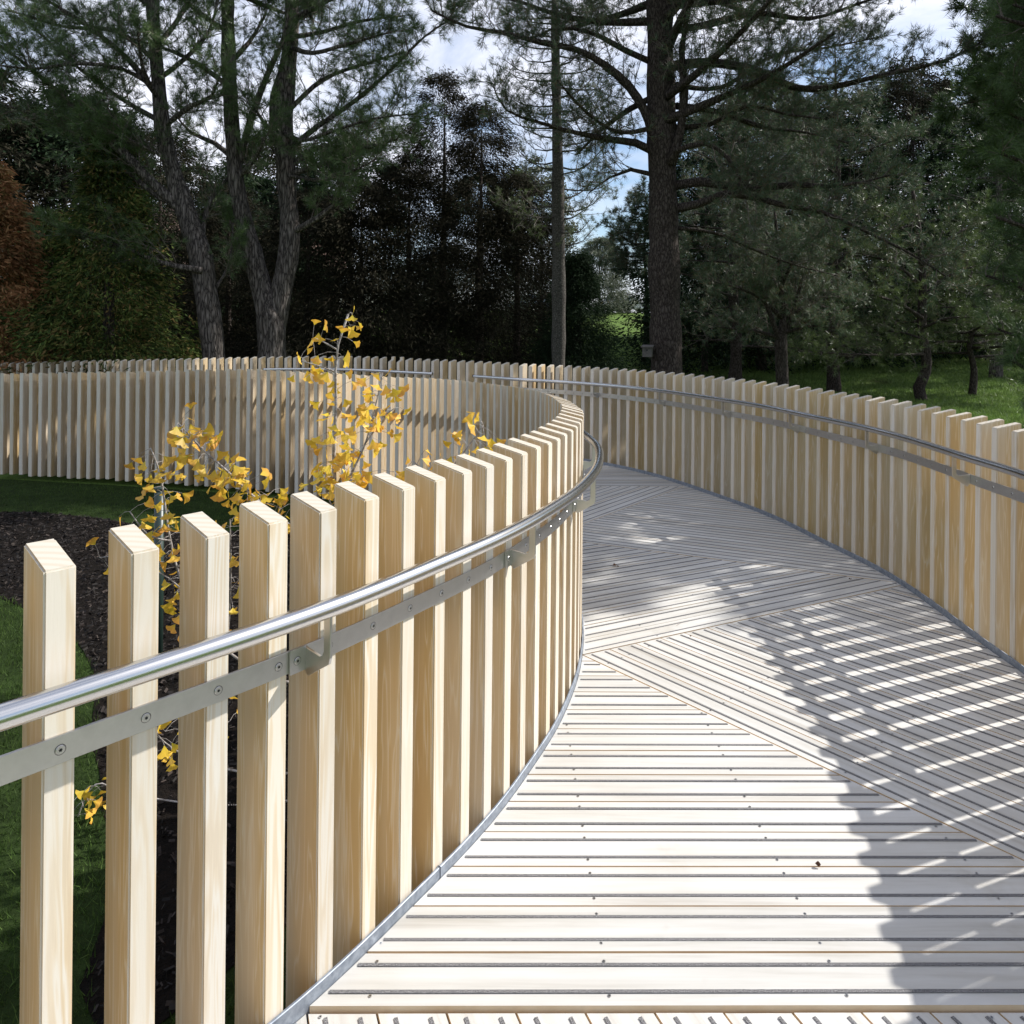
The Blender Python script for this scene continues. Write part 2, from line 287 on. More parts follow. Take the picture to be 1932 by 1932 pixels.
INNER=[[-1.137,1.028,0.747,-0.665,1.13,-0.3],[-1.039,1.138,0.748,-0.664,1.13,-0.3],[-0.942,1.247,0.749,-0.662,1.13,-0.3],[-0.844,1.356,0.752,-0.66,1.13,-0.3],[-0.747,1.466,0.758,-0.652,1.13,-0.3],[-0.652,1.575,0.774,-0.633,1.13,-0.3],[-0.563,1.681,0.793,-0.609,1.13,-0.3],[-0.479,1.79,0.808,-0.59,1.13,-0.3],[-0.4,1.91,0.823,-0.568,1.13,-0.3],[-0.325,2.033,0.841,-0.54,1.13,-0.3],[-0.252,2.144,0.859,-0.512,1.13,-0.3],[-0.183,2.256,0.873,-0.487,1.13,-0.3],[-0.12,2.371,0.885,-0.465,1.13,-0.3],[-0.061,2.489,0.899,-0.439,1.13,-0.3],[-0.008,2.613,0.913,-0.408,1.13,-0.3],[0.043,2.735,0.927,-0.376,1.13,-0.3],[0.09,2.844,0.938,-0.346,1.13,-0.3],[0.129,2.954,0.948,-0.319,1.13,-0.3],[0.165,3.074,0.958,-0.286,1.13,-0.3],[0.201,3.2,0.969,-0.246,1.13,-0.3],[0.231,3.322,0.977,-0.212,1.13,-0.3],[0.257,3.449,0.983,-0.181,1.13,-0.3],[0.279,3.59,0.989,-0.151,1.13,-0.3],[0.297,3.731,0.991,-0.132,1.13,-0.3],[0.31,3.862,0.993,-0.116,1.13,-0.3],[0.317,3.967,0.995,-0.1,1.13,-0.3],[0.317,4.07,1.0,0.02,1.13,-0.3],[0.308,4.167,0.996,0.088,1.134,-0.3],[0.301,4.299,0.994,0.107,1.133,-0.3],[0.29,4.424,0.992,0.125,1.133,-0.3],[0.275,4.545,0.99,0.142,1.132,-0.3],[0.256,4.667,0.984,0.177,1.133,-0.3],[0.232,4.789,0.978,0.21,1.133,-0.3],[0.205,4.91,0.971,0.238,1.131,-0.3],[0.173,5.033,0.965,0.262,1.129,-0.25],[0.137,5.158,0.959,0.282,1.126,-0.25],[0.098,5.288,0.954,0.3,1.123,-0.25],[0.055,5.423,0.948,0.317,1.119,-0.25],[0.009,5.56,0.942,0.334,1.116,-0.25],[-0.04,5.699,0.935,0.354,1.112,-0.25],[-0.093,5.839,0.926,0.378,1.107,-0.25],[-0.15,5.979,0.914,0.405,1.102,-0.25],[-0.212,6.116,0.901,0.435,1.098,-0.25],[-0.276,6.246,0.885,0.466,1.095,-0.25],[-0.344,6.369,0.867,0.498,1.092,-0.25],[-0.415,6.487,0.848,0.531,1.09,-0.25],[-0.488,6.6,0.827,0.561,1.087,-0.25],[-0.564,6.71,0.807,0.59,1.084,-0.25],[-0.644,6.817,0.786,0.618,1.082,-0.25],[-0.729,6.923,0.763,0.646,1.08,-0.25],[-0.816,7.025,0.739,0.674,1.076,-0.25],[-0.907,7.122,0.713,0.701,1.072,-0.25],[-1.001,7.215,0.686,0.728,1.068,-0.25],[-1.098,7.303,0.659,0.752,1.063,-0.25],[-1.196,7.386,0.633,0.774,1.06,-0.25],[-1.298,7.467,0.609,0.793,1.058,-0.25],[-1.403,7.546,0.586,0.81,1.058,-0.25],[-1.511,7.623,0.564,0.826,1.059,-0.25],[-1.62,7.697,0.543,0.84,1.06,-0.25],[-1.733,7.768,0.523,0.853,1.063,-0.25],[-1.85,7.838,0.502,0.865,1.066,-0.25],[-1.966,7.904,0.481,0.877,1.068,-0.25],[-2.081,7.966,0.461,0.888,1.066,-0.25],[-2.196,8.025,0.44,0.898,1.064,-0.25],[-2.313,8.081,0.418,0.908,1.063,-0.25],[-2.435,8.137,0.396,0.918,1.066,-0.25],[-2.559,8.189,0.372,0.928,1.067,-0.25],[-2.683,8.239,0.348,0.938,1.069,-0.25],[-2.808,8.283,0.325,0.946,1.071,-0.25],[-2.934,8.325,0.303,0.953,1.07,-0.25],[-3.063,8.364,0.286,0.958,1.066,-0.25],[-3.193,8.4,0.272,0.962,1.062,-0.25],[-3.324,8.436,0.262,0.965,1.057,-0.25],[-3.457,8.472,0.254,0.967,1.051,-0.25],[-3.587,8.506,0.248,0.969,1.046,-0.25],[-3.714,8.538,0.242,0.97,1.041,-0.25],[-3.841,8.57,0.235,0.972,1.034,-0.25],[-3.97,8.6,0.229,0.973,1.028,-0.25],[-4.1,8.631,0.223,0.975,1.022,-0.25],[-4.229,8.66,0.218,0.976,1.016,-0.25],[-4.359,8.689,0.213,0.977,1.012,-0.25],[-4.489,8.717,0.208,0.978,1.008,-0.25],[-4.619,8.744,0.204,0.979,1.004,-0.25],[-4.748,8.771,0.201,0.98,0.999,-0.25],[-4.875,8.797,0.198,0.98,0.994,-0.25],[-5.003,8.822,0.195,0.981,0.989,-0.25],[-5.132,8.848,0.193,0.981,0.984,-0.25],[-5.263,8.873,0.192,0.981,0.98,-0.25],[-5.395,8.899,0.191,0.982,0.976,-0.25],[-5.527,8.925,0.19,0.982,0.971,-0.25],[-5.658,8.95,0.189,0.982,0.967,-0.25],[-5.789,8.975,0.189,0.982,0.961,-0.25],[-5.918,9.0,0.188,0.982,0.956,-0.25],[-6.05,9.025,0.188,0.982,0.951,-0.25],[-6.189,9.051,0.187,0.982,0.946,-0.25]]
OUTER=[[-8.521,12.423,-0.147,-0.989,0.908,0.0],[-8.375,12.401,-0.149,-0.989,0.913,0.0],[-8.228,12.379,-0.15,-0.989,0.919,0.0],[-8.08,12.357,-0.151,-0.988,0.924,0.0],[-7.934,12.335,-0.154,-0.988,0.93,0.0],[-7.787,12.312,-0.157,-0.988,0.936,0.0],[-7.642,12.288,-0.161,-0.987,0.942,0.0],[-7.497,12.264,-0.164,-0.986,0.948,0.0],[-7.351,12.24,-0.168,-0.986,0.954,0.0],[-7.204,12.215,-0.172,-0.985,0.96,0.0],[-7.057,12.189,-0.176,-0.984,0.965,0.0],[-6.91,12.163,-0.18,-0.984,0.97,0.0],[-6.765,12.136,-0.185,-0.983,0.975,0.0],[-6.621,12.109,-0.19,-0.982,0.98,0.0],[-6.476,12.08,-0.195,-0.981,0.985,0.0],[-6.332,12.051,-0.2,-0.98,0.99,0.0],[-6.187,12.022,-0.205,-0.979,0.995,0.0],[-6.042,11.991,-0.21,-0.978,1.0,0.0],[-5.898,11.96,-0.215,-0.977,1.005,0.0],[-5.753,11.928,-0.22,-0.976,1.01,0.0],[-5.608,11.895,-0.225,-0.974,1.015,0.0],[-5.464,11.861,-0.23,-0.973,1.02,0.0],[-5.32,11.827,-0.234,-0.972,1.026,0.0],[-5.176,11.792,-0.239,-0.971,1.032,0.0],[-5.032,11.756,-0.242,-0.97,1.038,0.0],[-4.887,11.72,-0.245,-0.969,1.044,0.0],[-4.742,11.683,-0.249,-0.969,1.05,0.0],[-4.599,11.646,-0.252,-0.968,1.055,0.0],[-4.456,11.609,-0.257,-0.966,1.061,0.0],[-4.314,11.571,-0.264,-0.965,1.066,0.0],[-4.171,11.532,-0.272,-0.962,1.072,0.0],[-4.026,11.491,-0.281,-0.96,1.077,0.0],[-3.879,11.448,-0.291,-0.957,1.083,0.0],[-3.73,11.402,-0.301,-0.954,1.088,0.0],[-3.582,11.354,-0.309,-0.951,1.094,0.0],[-3.434,11.305,-0.315,-0.949,1.099,0.0],[-3.287,11.255,-0.318,-0.948,1.104,0.0],[-3.141,11.205,-0.319,-0.948,1.109,0.0],[-2.997,11.156,-0.319,-0.948,1.112,0.0],[-2.854,11.108,-0.32,-0.947,1.115,0.0],[-2.712,11.061,-0.323,-0.946,1.118,0.0],[-2.572,11.015,-0.331,-0.944,1.12,0.0],[-2.432,10.967,-0.344,-0.939,1.121,0.0],[-2.294,10.917,-0.361,-0.933,1.123,0.0],[-2.156,10.863,-0.38,-0.925,1.124,0.0],[-2.021,10.806,-0.401,-0.916,1.124,0.0],[-1.885,10.745,-0.421,-0.907,1.122,0.0],[-1.75,10.68,-0.439,-0.898,1.12,1.0],[-1.616,10.613,-0.456,-0.89,1.118,1.0],[-1.482,10.544,-0.472,-0.881,1.116,0.0],[-1.349,10.472,-0.49,-0.872,1.115,0.0],[-1.218,10.398,-0.51,-0.86,1.114,0.0],[-1.088,10.321,-0.533,-0.846,1.114,0.0],[-0.96,10.24,-0.558,-0.83,1.113,0.0],[-0.833,10.153,-0.583,-0.813,1.113,0.0],[-0.708,10.061,-0.605,-0.796,1.113,0.0],[-0.584,9.963,-0.625,-0.781,1.113,0.0],[-0.461,9.861,-0.641,-0.767,1.113,0.0],[-0.34,9.758,-0.654,-0.757,1.112,0.0],[-0.221,9.653,-0.658,-0.753,1.112,0.0],[-0.105,9.547,-0.646,-0.763,1.111,0.0],[0.01,9.44,-0.609,-0.793,1.111,0.0],[0.124,9.341,-0.552,-0.834,1.11,0.0],[0.237,9.266,-0.494,-0.869,1.109,0.0],[0.349,9.221,-0.458,-0.889,1.107,0.0],[0.46,9.194,-0.453,-0.892,1.104,0.0],[0.567,9.158,-0.484,-0.875,1.101,0.0],[0.671,9.097,-0.547,-0.837,1.1,0.0],[0.773,9.015,-0.619,-0.785,1.1,0.0],[0.873,8.922,-0.676,-0.736,1.1,0.0],[0.972,8.826,-0.714,-0.7,1.1,0.0],[1.068,8.726,-0.74,-0.672,1.1,0.0],[1.162,8.623,-0.764,-0.645,1.1,0.0],[1.252,8.515,-0.788,-0.615,1.1,0.0],[1.34,8.4,-0.812,-0.583,1.1,0.0],[1.424,8.279,-0.836,-0.549,1.1,0.0],[1.505,8.153,-0.858,-0.513,1.1,0.0],[1.582,8.021,-0.879,-0.477,1.1,0.0],[1.655,7.883,-0.897,-0.442,1.1,0.0],[1.724,7.737,-0.911,-0.412,1.1,0.0],[1.789,7.583,-0.922,-0.387,1.1,0.0],[1.851,7.426,-0.93,-0.368,1.1,0.0],[1.909,7.27,-0.935,-0.355,1.1,0.0],[1.965,7.118,-0.939,-0.345,1.1,0.0],[2.02,6.971,-0.942,-0.336,1.1,0.0],[2.072,6.827,-0.946,-0.325,1.1,0.0],[2.122,6.684,-0.951,-0.309,1.1,0.0],[2.169,6.54,-0.959,-0.285,1.1,0.0],[2.213,6.394,-0.967,-0.255,1.1,0.0],[2.252,6.244,-0.975,-0.223,1.1,0.0],[2.286,6.089,-0.981,-0.195,1.1,0.0],[2.314,5.926,-0.985,-0.174,1.1,0.0],[2.338,5.761,-0.987,-0.162,1.1,0.0],[2.36,5.599,-0.988,-0.156,1.1,0.0],[2.383,5.447,-0.988,-0.154,1.1,0.0],[2.408,5.306,-0.989,-0.151,1.1,0.0],[2.433,5.17,-0.99,-0.141,1.1,0.0],[2.455,5.033,-0.993,-0.118,1.1,0.0],[2.472,4.893,-0.996,-0.085,1.1,0.0],[2.484,4.748,-0.999,-0.047,1.1,0.0],[2.489,4.595,-1.0,-0.011,1.1,0.0],[2.487,4.436,-1.0,0.019,1.1,0.0],[2.48,4.273,-0.999,0.043,1.1,0.0],[2.47,4.112,-0.998,0.058,1.1,0.0],[2.458,3.955,-0.998,0.067,1.1,0.0],[2.447,3.805,-0.997,0.073,1.1,0.0],[2.436,3.662,-0.997,0.075,1.1,0.0],[2.438,3.517,-0.992,0.127,1.1,0.0],[2.428,3.361,-0.99,0.143,1.1,0.0],[2.406,3.208,-0.988,0.156,1.1,0.0],[2.381,3.067,-0.986,0.167,1.1,0.0],[2.353,2.926,-0.981,0.196,1.1,0.0],[2.322,2.783,-0.976,0.217,1.1,0.0],[2.291,2.647,-0.972,0.233,1.1,0.0],[2.258,2.512,-0.968,0.251,1.1,0.0],[2.222,2.378,-0.963,0.271,1.1,0.0],[2.183,2.244,-0.956,0.293,1.1,0.0],[2.142,2.111,-0.948,0.318,1.1,0.0],[2.096,1.979,-0.938,0.345,1.1,0.0],[2.046,1.848,-0.927,0.376,1.1,0.0],[1.992,1.72,-0.913,0.408,1.1,0.0],[1.932,1.592,-0.897,0.442,1.1,0.0],[1.869,1.469,-0.888,0.459,1.1,0.0],[1.8,1.347,-0.879,0.476,1.1,0.0],[1.727,1.229,-0.87,0.493,1.1,0.0]]
WL = {}
def wl(o): return WL.get(o.name, Vector(o.location))
def part(name, me, mats, parent, loc=(0, 0, 0)):
    """a part whose mesh origin belongs at world position loc, under a parent that is only translated"""
    o = link(name, me, mats); loc = Vector(loc)
    if parent is not None:
        o.parent = parent; o.location = loc - wl(parent)
    else: o.location = loc
    WL[o.name] = loc
    return o
SW, ST, SLOPE = 0.115, 0.052, 0.24
IN = np.array(INNER); OU = np.array(OUTER)
_slat = {}
def slat_mesh(length, kind=0):
    key = (round(length * 50) / 50, kind)
    if key in _slat: return _slat[key]
    L = key[0]; b = MB(); hx, hy = ST / 2, SW / 2          # local -Y is the face towards the deck
    if kind == 0:
        top = [(-hy, 0.0), (hy, SLOPE * SW)]
    else:                                                    # seven slats keep a small raised stub at the back
        top = [(-hy, -0.035), (hy - 0.036, -0.002), (hy - 0.036, 0.034), (hy, 0.040)]
    n = len(top)
    prof = [(-hy, -L)] + top + [(hy, -L)]
    V = [(-hx, y, z) for y, z in prof] + [(hx, y, z) for y, z in prof]; k = len(prof)
    F = [tuple(range(k)), tuple(reversed(range(k, 2 * k)))] + [(i, i + k, (i + 1) % k + k, (i + 1) % k) for i in range(k)]
    b.add(V, F); me = b.mesh('slat')
    bm = bmesh.new(); bm.from_mesh(me); bmesh.ops.recalc_face_normals(bm, faces=bm.faces)
    bmesh.ops.bevel(bm, geom=list(bm.edges), offset=0.0035, segments=2, affect='EDGES', clamp_overlap=True)
    bm.to_mesh(me); bm.free()
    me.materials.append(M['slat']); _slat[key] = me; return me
def offset_path(A, off, z=None):
    """front face line of a fence moved towards the deck by off"""
    return [(r[0] + r[2] * (SW / 2 + off), r[1] + r[3] * (SW / 2 + off)) for r in A]
def ribbon(path, zs, n0, n1, h0, h1, seg=None):
    """bent flat bar: path of (x,y,nx,ny), between offsets n0..n1 from the face and heights h0..h1"""
    b = MB(); V = []; F = []
    for (x, y, nx, ny), z in zip(path, zs):
        for o, h in ((n0, h0), (n1, h0), (n1, h1), (n0, h1)): V.append((x + nx * o, y + ny * o, z + h))
    for i in range(len(path) - 1):
        for k in range(4): F.append((4 * i + k, 4 * i + 4 + k, 4 * i + 4 + (k + 1) % 4, 4 * i + (k + 1) % 4))
    F += [(3, 2, 1, 0), tuple(4 * (len(path) - 1) + k for k in range(4))]
    b.add(V, F); return b
def dense(A, step=0.03, zi=4):
    """resample the face line of a fence finely (Catmull-Rom)"""
    P = np.array([[r[0] + r[2] * SW / 2, r[1] + r[3] * SW / 2, r[zi]] for r in A])
    # light smoothing
    Q = P.copy(); Q[1:-1] = 0.25 * P[:-2] + 0.5 * P[1:-1] + 0.25 * P[2:]
    out = []
    for i in range(len(Q) - 1):
        p0, p1, p2, p3 = Q[max(i - 1, 0)], Q[i], Q[i + 1], Q[min(i + 2, len(Q) - 1)]
        n = max(1, int(np.hypot(*(p2 - p1)[:2]) / step))
        for k in range(n):
            s = k / n
            out.append(0.5 * ((2 * p1) + (-p0 + p2) * s + (2 * p0 - 5 * p1 + 4 * p2 - p3) * s * s + (-p0 + 3 * p1 - 3 * p2 + p3) * s ** 3))
    out.append(Q[-1]); out = np.array(out)
    T = np.gradient(out[:, :2], axis=0); T /= np.hypot(T[:, 0], T[:, 1])[:, None]
    return out, T
def screw_mesh(r=0.0088, name='fixing_screw'):
    b = MB(); n = 16
    V = [(r * math.cos(2 * math.pi * k / n), r * math.sin(2 * math.pi * k / n), 0) for k in range(n)]
    V += [(r * .82 * math.cos(2 * math.pi * k / n), r * .82 * math.sin(2 * math.pi * k / n), 0.0018) for k in range(n)]
    b.add(V, [(k, (k + 1) % n, n + (k + 1) % n, n + k) for k in range(n)] + [tuple(range(n, 2 * n))], 0)
    star = []
    for k in range(12):
        rr = r * (.42 if k % 2 == 0 else .25); star.append((rr * math.cos(math.pi * k / 6), rr * math.sin(math.pi * k / 6), 0.0022))
    b.add(star, [tuple(range(12))], 1)
    ring = [(r * q * math.cos(2 * math.pi * k / n), r * q * math.sin(2 * math.pi * k / n), 0.0004) for q in (1.0, 1.08) for k in range(n)]
    b.add(ring, [(k, n + k, n + (k + 1) % n, (k + 1) % n) for k in range(n)], 1)
    me = b.mesh(name); me.materials.append(M['brushed']); me.materials.append(M['screw_dark']); return me
SCREW = screw_mesh()
def bracket_mesh():
    # profile in (n, z): n = distance from the flat bar's face, z from the bar's centre; plate 7 mm thick
    prof = [(0.000, -0.027), (0.014, -0.040), (0.087, 0.006), (0.091, 0.020), (0.091, 0.112), (0.069, 0.112),
            (0.069, 0.030), (0.064, 0.020), (0.055, 0.016), (0.000, 0.024)]
    b = MB(); h = 0.0035; k = len(prof)
    V = [(-h, -n, z) for n, z in prof] + [(h, -n, z) for n, z in prof]
    b.add(V, [tuple(range(k)), tuple(reversed(range(k, 2 * k)))] + [(i, i + k, (i + 1) % k + k, (i + 1) % k) for i in range(k)])
    me = b.mesh('bracket'); bm = bmesh.new(); bm.from_mesh(me); bmesh.ops.recalc_face_normals(bm, faces=bm.faces)
    bmesh.ops.bevel(bm, geom=[e for e in bm.edges if abs((e.verts[0].co - e.verts[1].co).x) < 1e-6], offset=0.0008, segments=1, affect='EDGES')
    bm.to_mesh(me); bm.free(); me.materials.append(M['brushed']); return me
BRK = bracket_mesh()
def plate_mesh():
    b = MB(); b.box((-0.024, -0.003, 0), (0.042, 0.0058, 0.0545)); me = b.mesh('bracket_plate'); me.materials.append(M['brushed']); return me
PLATE = plate_mesh()

def fence(label, A, cap, bar_drop, rail_z_off, rails, brackets, screws, ln, group):
    root = thing('slat_fence', (A[0][0], A[0][1], -0.3), label, 'fence', group)
    WL[root.name] = Vector(root.location)
    order = sorted(range(len(A)), key=lambda i: math.hypot(A[i][0], A[i][1]))
    near = set(order[:100]); rest = []
    for i, r in enumerate(A):
        kind = 1 if (ln == 'outer' and r[5] == 1) else 0
        zb = r[5] if ln == 'inner' else -0.3
        me = slat_mesh(r[4] - zb, kind); rz = math.atan2(-r[2], r[3]) + math.pi
        loc = Vector((r[0], r[1], r[4] + random.uniform(-.0015, .0015))); rz += random.uniform(-.006, .006)
        if i in near:
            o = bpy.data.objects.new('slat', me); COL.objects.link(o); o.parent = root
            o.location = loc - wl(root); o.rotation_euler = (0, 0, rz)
            if kind: o['label'] = 'slat with a small raised stub at its back edge'
        else: rest.append((me, loc, rz))
    if rest:
        b = MB()
        for me, loc, rz in rest:
            mt = Matrix.Translation(loc) @ Matrix.Rotation(rz, 4, 'Z')
            b.add([tuple(mt @ v.co) for v in me.vertices], [tuple(p.vertices) for p in me.polygons])
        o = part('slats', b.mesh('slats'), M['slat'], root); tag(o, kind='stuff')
    D, T = dense(A); Nn = np.stack([T[:, 1], -T[:, 0]], 1)
    if np.dot(Nn[0], A[0][2:4]) < 0: Nn = -Nn
    path = [(p[0], p[1], n[0], n[1]) for p, n in zip(D, Nn)]
    # kerb: steel upstand in lengths of about 1.2 m
    step = 40
    for k in range(0, len(path) - 2, step):
        seg = path[k:k + step]; seg = seg + [path[min(k + step, len(path) - 1)]]
        if len(seg) < 3: continue
        # leave a 3 mm joint
        x, y, nx, ny = seg[-1]; x0, y0 = seg[-2][:2]; d = math.hypot(x - x0, y - y0) or 1; seg[-1] = (x - (x - x0) / d * .004, y - (y - y0) / d * .004, nx, ny)
        low = ln == 'inner' and k < 20
        b = ribbon(seg, [0.0] * len(seg), 0.0035, 0.0115, -0.07, 0.032)
        o = part('kerb_plate', b.mesh('kerb_plate'), M['zinc'], root); bevel(o, .0015, 1, 40)
    # mounting bar, welded in lengths
    zs = [p[2] - bar_drop for p in D]
    for r0, r1 in rails:
        i0 = int(r0 * (len(D) - 1)); i1 = int(r1 * (len(D) - 1))
        b = ribbon(path[i0:i1 + 1], zs[i0:i1 + 1], 0.0006, 0.0070, -0.025, 0.025)
        bar = part('mounting_bar', b.mesh('mounting_bar'), M['brushed'], root); bevel(bar, .0008, 1, 40)
        # handrail tube
        b = MB(); pts = [(D[i][0] + Nn[i][0] * .083, D[i][1] + Nn[i][1] * .083, D[i][2] + rail_z_off) for i in range(i0, i1 + 1)]
        b.tube(pts, 0.0212, 24, 0)
        me = b.mesh('handrail', True); hr = part('handrail', me, M['steel'], root)
        mid = lambda i: D[i]
        for (bx, by) in brackets:
            i = min(range(len(D)), key=lambda q: (D[q][0] + Nn[q][0] * .08 - bx) ** 2 + (D[q][1] + Nn[q][1] * .08 - by) ** 2)
            if not (i0 <= i <= i1): continue
            rz = math.atan2(-Nn[i][0], Nn[i][1]) + math.pi
            c = Vector((D[i][0] + Nn[i][0] * .0072, D[i][1] + Nn[i][1] * .0072, zs[i]))
            o = bpy.data.objects.new('bracket', BRK); COL.objects.link(o); o.parent = hr; o.location = c - wl(hr); o.rotation_euler = (0, 0, rz)
            p = bpy.data.objects.new('bracket_plate', PLATE); COL.objects.link(p); p.parent = hr; p.location = c - wl(hr); p.rotation_euler = (0, 0, rz)
            s = bpy.data.objects.new('fixing_screw', SCREW); COL.objects.link(s); s.parent = hr
            tv = Vector((math.cos(rz), math.sin(rz), 0))
            s.location = c - wl(hr) - tv * .026 + Vector((Nn[i][0], Nn[i][1], 0)) * .0062; s.rotation_euler = (math.pi / 2, 0, rz)
        for r in A:
            if not screws(r): continue
            i = min(range(len(D)), key=lambda q: (D[q][0] - r[0] - r[2] * SW / 2) ** 2 + (D[q][1] - r[1] - r[3] * SW / 2) ** 2)
            if not (i0 <= i <= i1): continue
            s = bpy.data.objects.new('fixing_screw', SCREW); COL.objects.link(s); s.parent = bar
            rz = math.atan2(-Nn[i][0], Nn[i][1]) + math.pi
            s.location = Vector((D[i][0] + Nn[i][0] * .0071, D[i][1] + Nn[i][1] * .0071, zs[i])) - wl(bar); s.rotation_euler = (math.pi / 2, random.uniform(0, 6), rz)
    return root, path
inner_root, inner_path = fence('pale slat fence with polished handrail curling round the ginkgo lawn, nearest the viewer', IN, 0, 0.321, -0.195,
    [(0.0, 0.995)], [(-.97, .72), (-.399, 1.622), (.087, 2.408), (.351, 3.202), (.434, 4.15), (.3, 5.1), (-.1, 6.0), (-.75, 6.8), (-1.5, 7.5), (-2.4, 8.1)],
    lambda r: math.hypot(r[0], r[1]) < 4.6, 'inner', 'timber slat fences edging the boardwalk')
outer_root, outer_path = fence('long pale slat fence with steel handrail along the outer edge of the boardwalk', OU, 0, 0.295, -0.165,
    [(0.25, 0.408), (0.452, 1.0)], [(2.02, 1.75), (2.2, 2.95), (2.241, 3.891), (2.2, 4.852), (2.021, 5.807), (1.704, 6.724), (1.262, 7.659), (.674, 8.385), (-.015, 9.066), (-.75, 9.6), (-2.0, 10.5), (-3.0, 10.95), (-3.9, 11.25)],
    lambda r: r[1] < 9.4 and r[0] > -.1, 'outer', 'timber slat fences edging the boardwalk')

# ---------------------------------------------------------------- deck
ip = [(r[0] + r[2] * (SW / 2 + .0135), r[1] + r[3] * (SW / 2 + .0135)) for r in IN]
op = [(r[0] + r[2] * (SW / 2 + .0135), r[1] + r[3] * (SW / 2 + .0135)) for r in OU]
i_d = [(p[0] + p[2] * .0135, p[1] + p[3] * .0135) for p in inner_path[::3]]
o_d = [(p[0] + p[2] * .0135, p[1] + p[3] * .0135) for p in outer_path[::3]]
region = [(-1.9, 0.3), (-1.6, 0.62)] + i_d + o_d + [(1.2, .72), (.7, .2)]
def clip(poly, a, b_, c):
    """keep a*x+b*y<=c"""
    out = []; n = len(poly)
    for i in range(n):
        p, q = poly[i], poly[(i + 1) % n]; dp = a * p[0] + b_ * p[1] - c; dq = a * q[0] + b_ * q[1] - c
        if dp <= 0: out.append(p)
        if (dp < 0 < dq) or (dq < 0 < dp):
            s = dp / (dp - dq); out.append((p[0] + s * (q[0] - p[0]), p[1] + s * (q[1] - p[1])))
    return out
def area(p): return 0.5 * sum(p[i][0] * p[(i + 1) % len(p)][1] - p[(i + 1) % len(p)][0] * p[i][1] for i in range(len(p)))
def inside(p, poly):
    r = False; n = len(poly)
    for i in range(n):
        a, b_ = poly[i], poly[(i + 1) % n]
        if (a[1] > p[1]) != (b_[1] > p[1]) and p[0] < (b_[0] - a[0]) * (p[1] - a[1]) / (b_[1] - a[1]) + a[0]: r = not r
    return r
def hp(p, q, side):
    """half plane: side=+1 keeps the left of p->q"""
    d = Vector((q[0] - p[0], q[1] - p[1])).normalized(); n = Vector((-d.y, d.x)) * side
    return (-n.x, -n.y, -(n.x * p[0] + n.y * p[1]))
B0 = ((-0.449, 1.705), (1.127, 1.724)); S1 = ((0.347, 3.567), (1.529, 2.202)); S2 = ((0.347, 3.57), (2.445, 4.611))
S3 = ((2.458, 4.631), (0.524, 5.476)); S4 = ((1.718, 7.456), (0.572, 5.993)); S5 = ((1.721, 7.468), (0.783, 7.435))
PITCH = 0.149
g = .004
def sh(h, d): return (h[0], h[1], h[2] - d)
zones = [
 # name, half planes, board direction, origin on a board edge, z
 ([sh(hp(*B0, -1), g)], (-0.372, 0.928), (-0.298, 1.70), -0.012),
 ([sh(hp(*B0, 1), 0), sh(hp(*S1, -1), g), (0, 1, 3.75)], None, B0[0], 0.0),
 ([sh(hp(*S1, 1), g), sh(hp(*S2, -1), g)], None, S1[0], 0.0),
 ([sh(hp(*S2, 1), g), sh(hp(*S3, 1), g * -0 + 0) if False else sh(hp(S3[0], S3[1], 1), g)], None, S2[0], 0.0),
 ([sh(hp(S3[0], S3[1], -1), g), sh(hp(S4[0], S4[1], 1), g)], None, S3[0], 0.0),
 ([sh(hp(S4[0], S4[1], -1), g), sh(hp(S5[0], S5[1], 1), g)], None, S4[0], 0.0),
 ([sh(hp(S5[0], S5[1], -1), g)], None, S5[0], 0.0)]
dirs = [None, B0, S1, S2, S3, S4, S5]
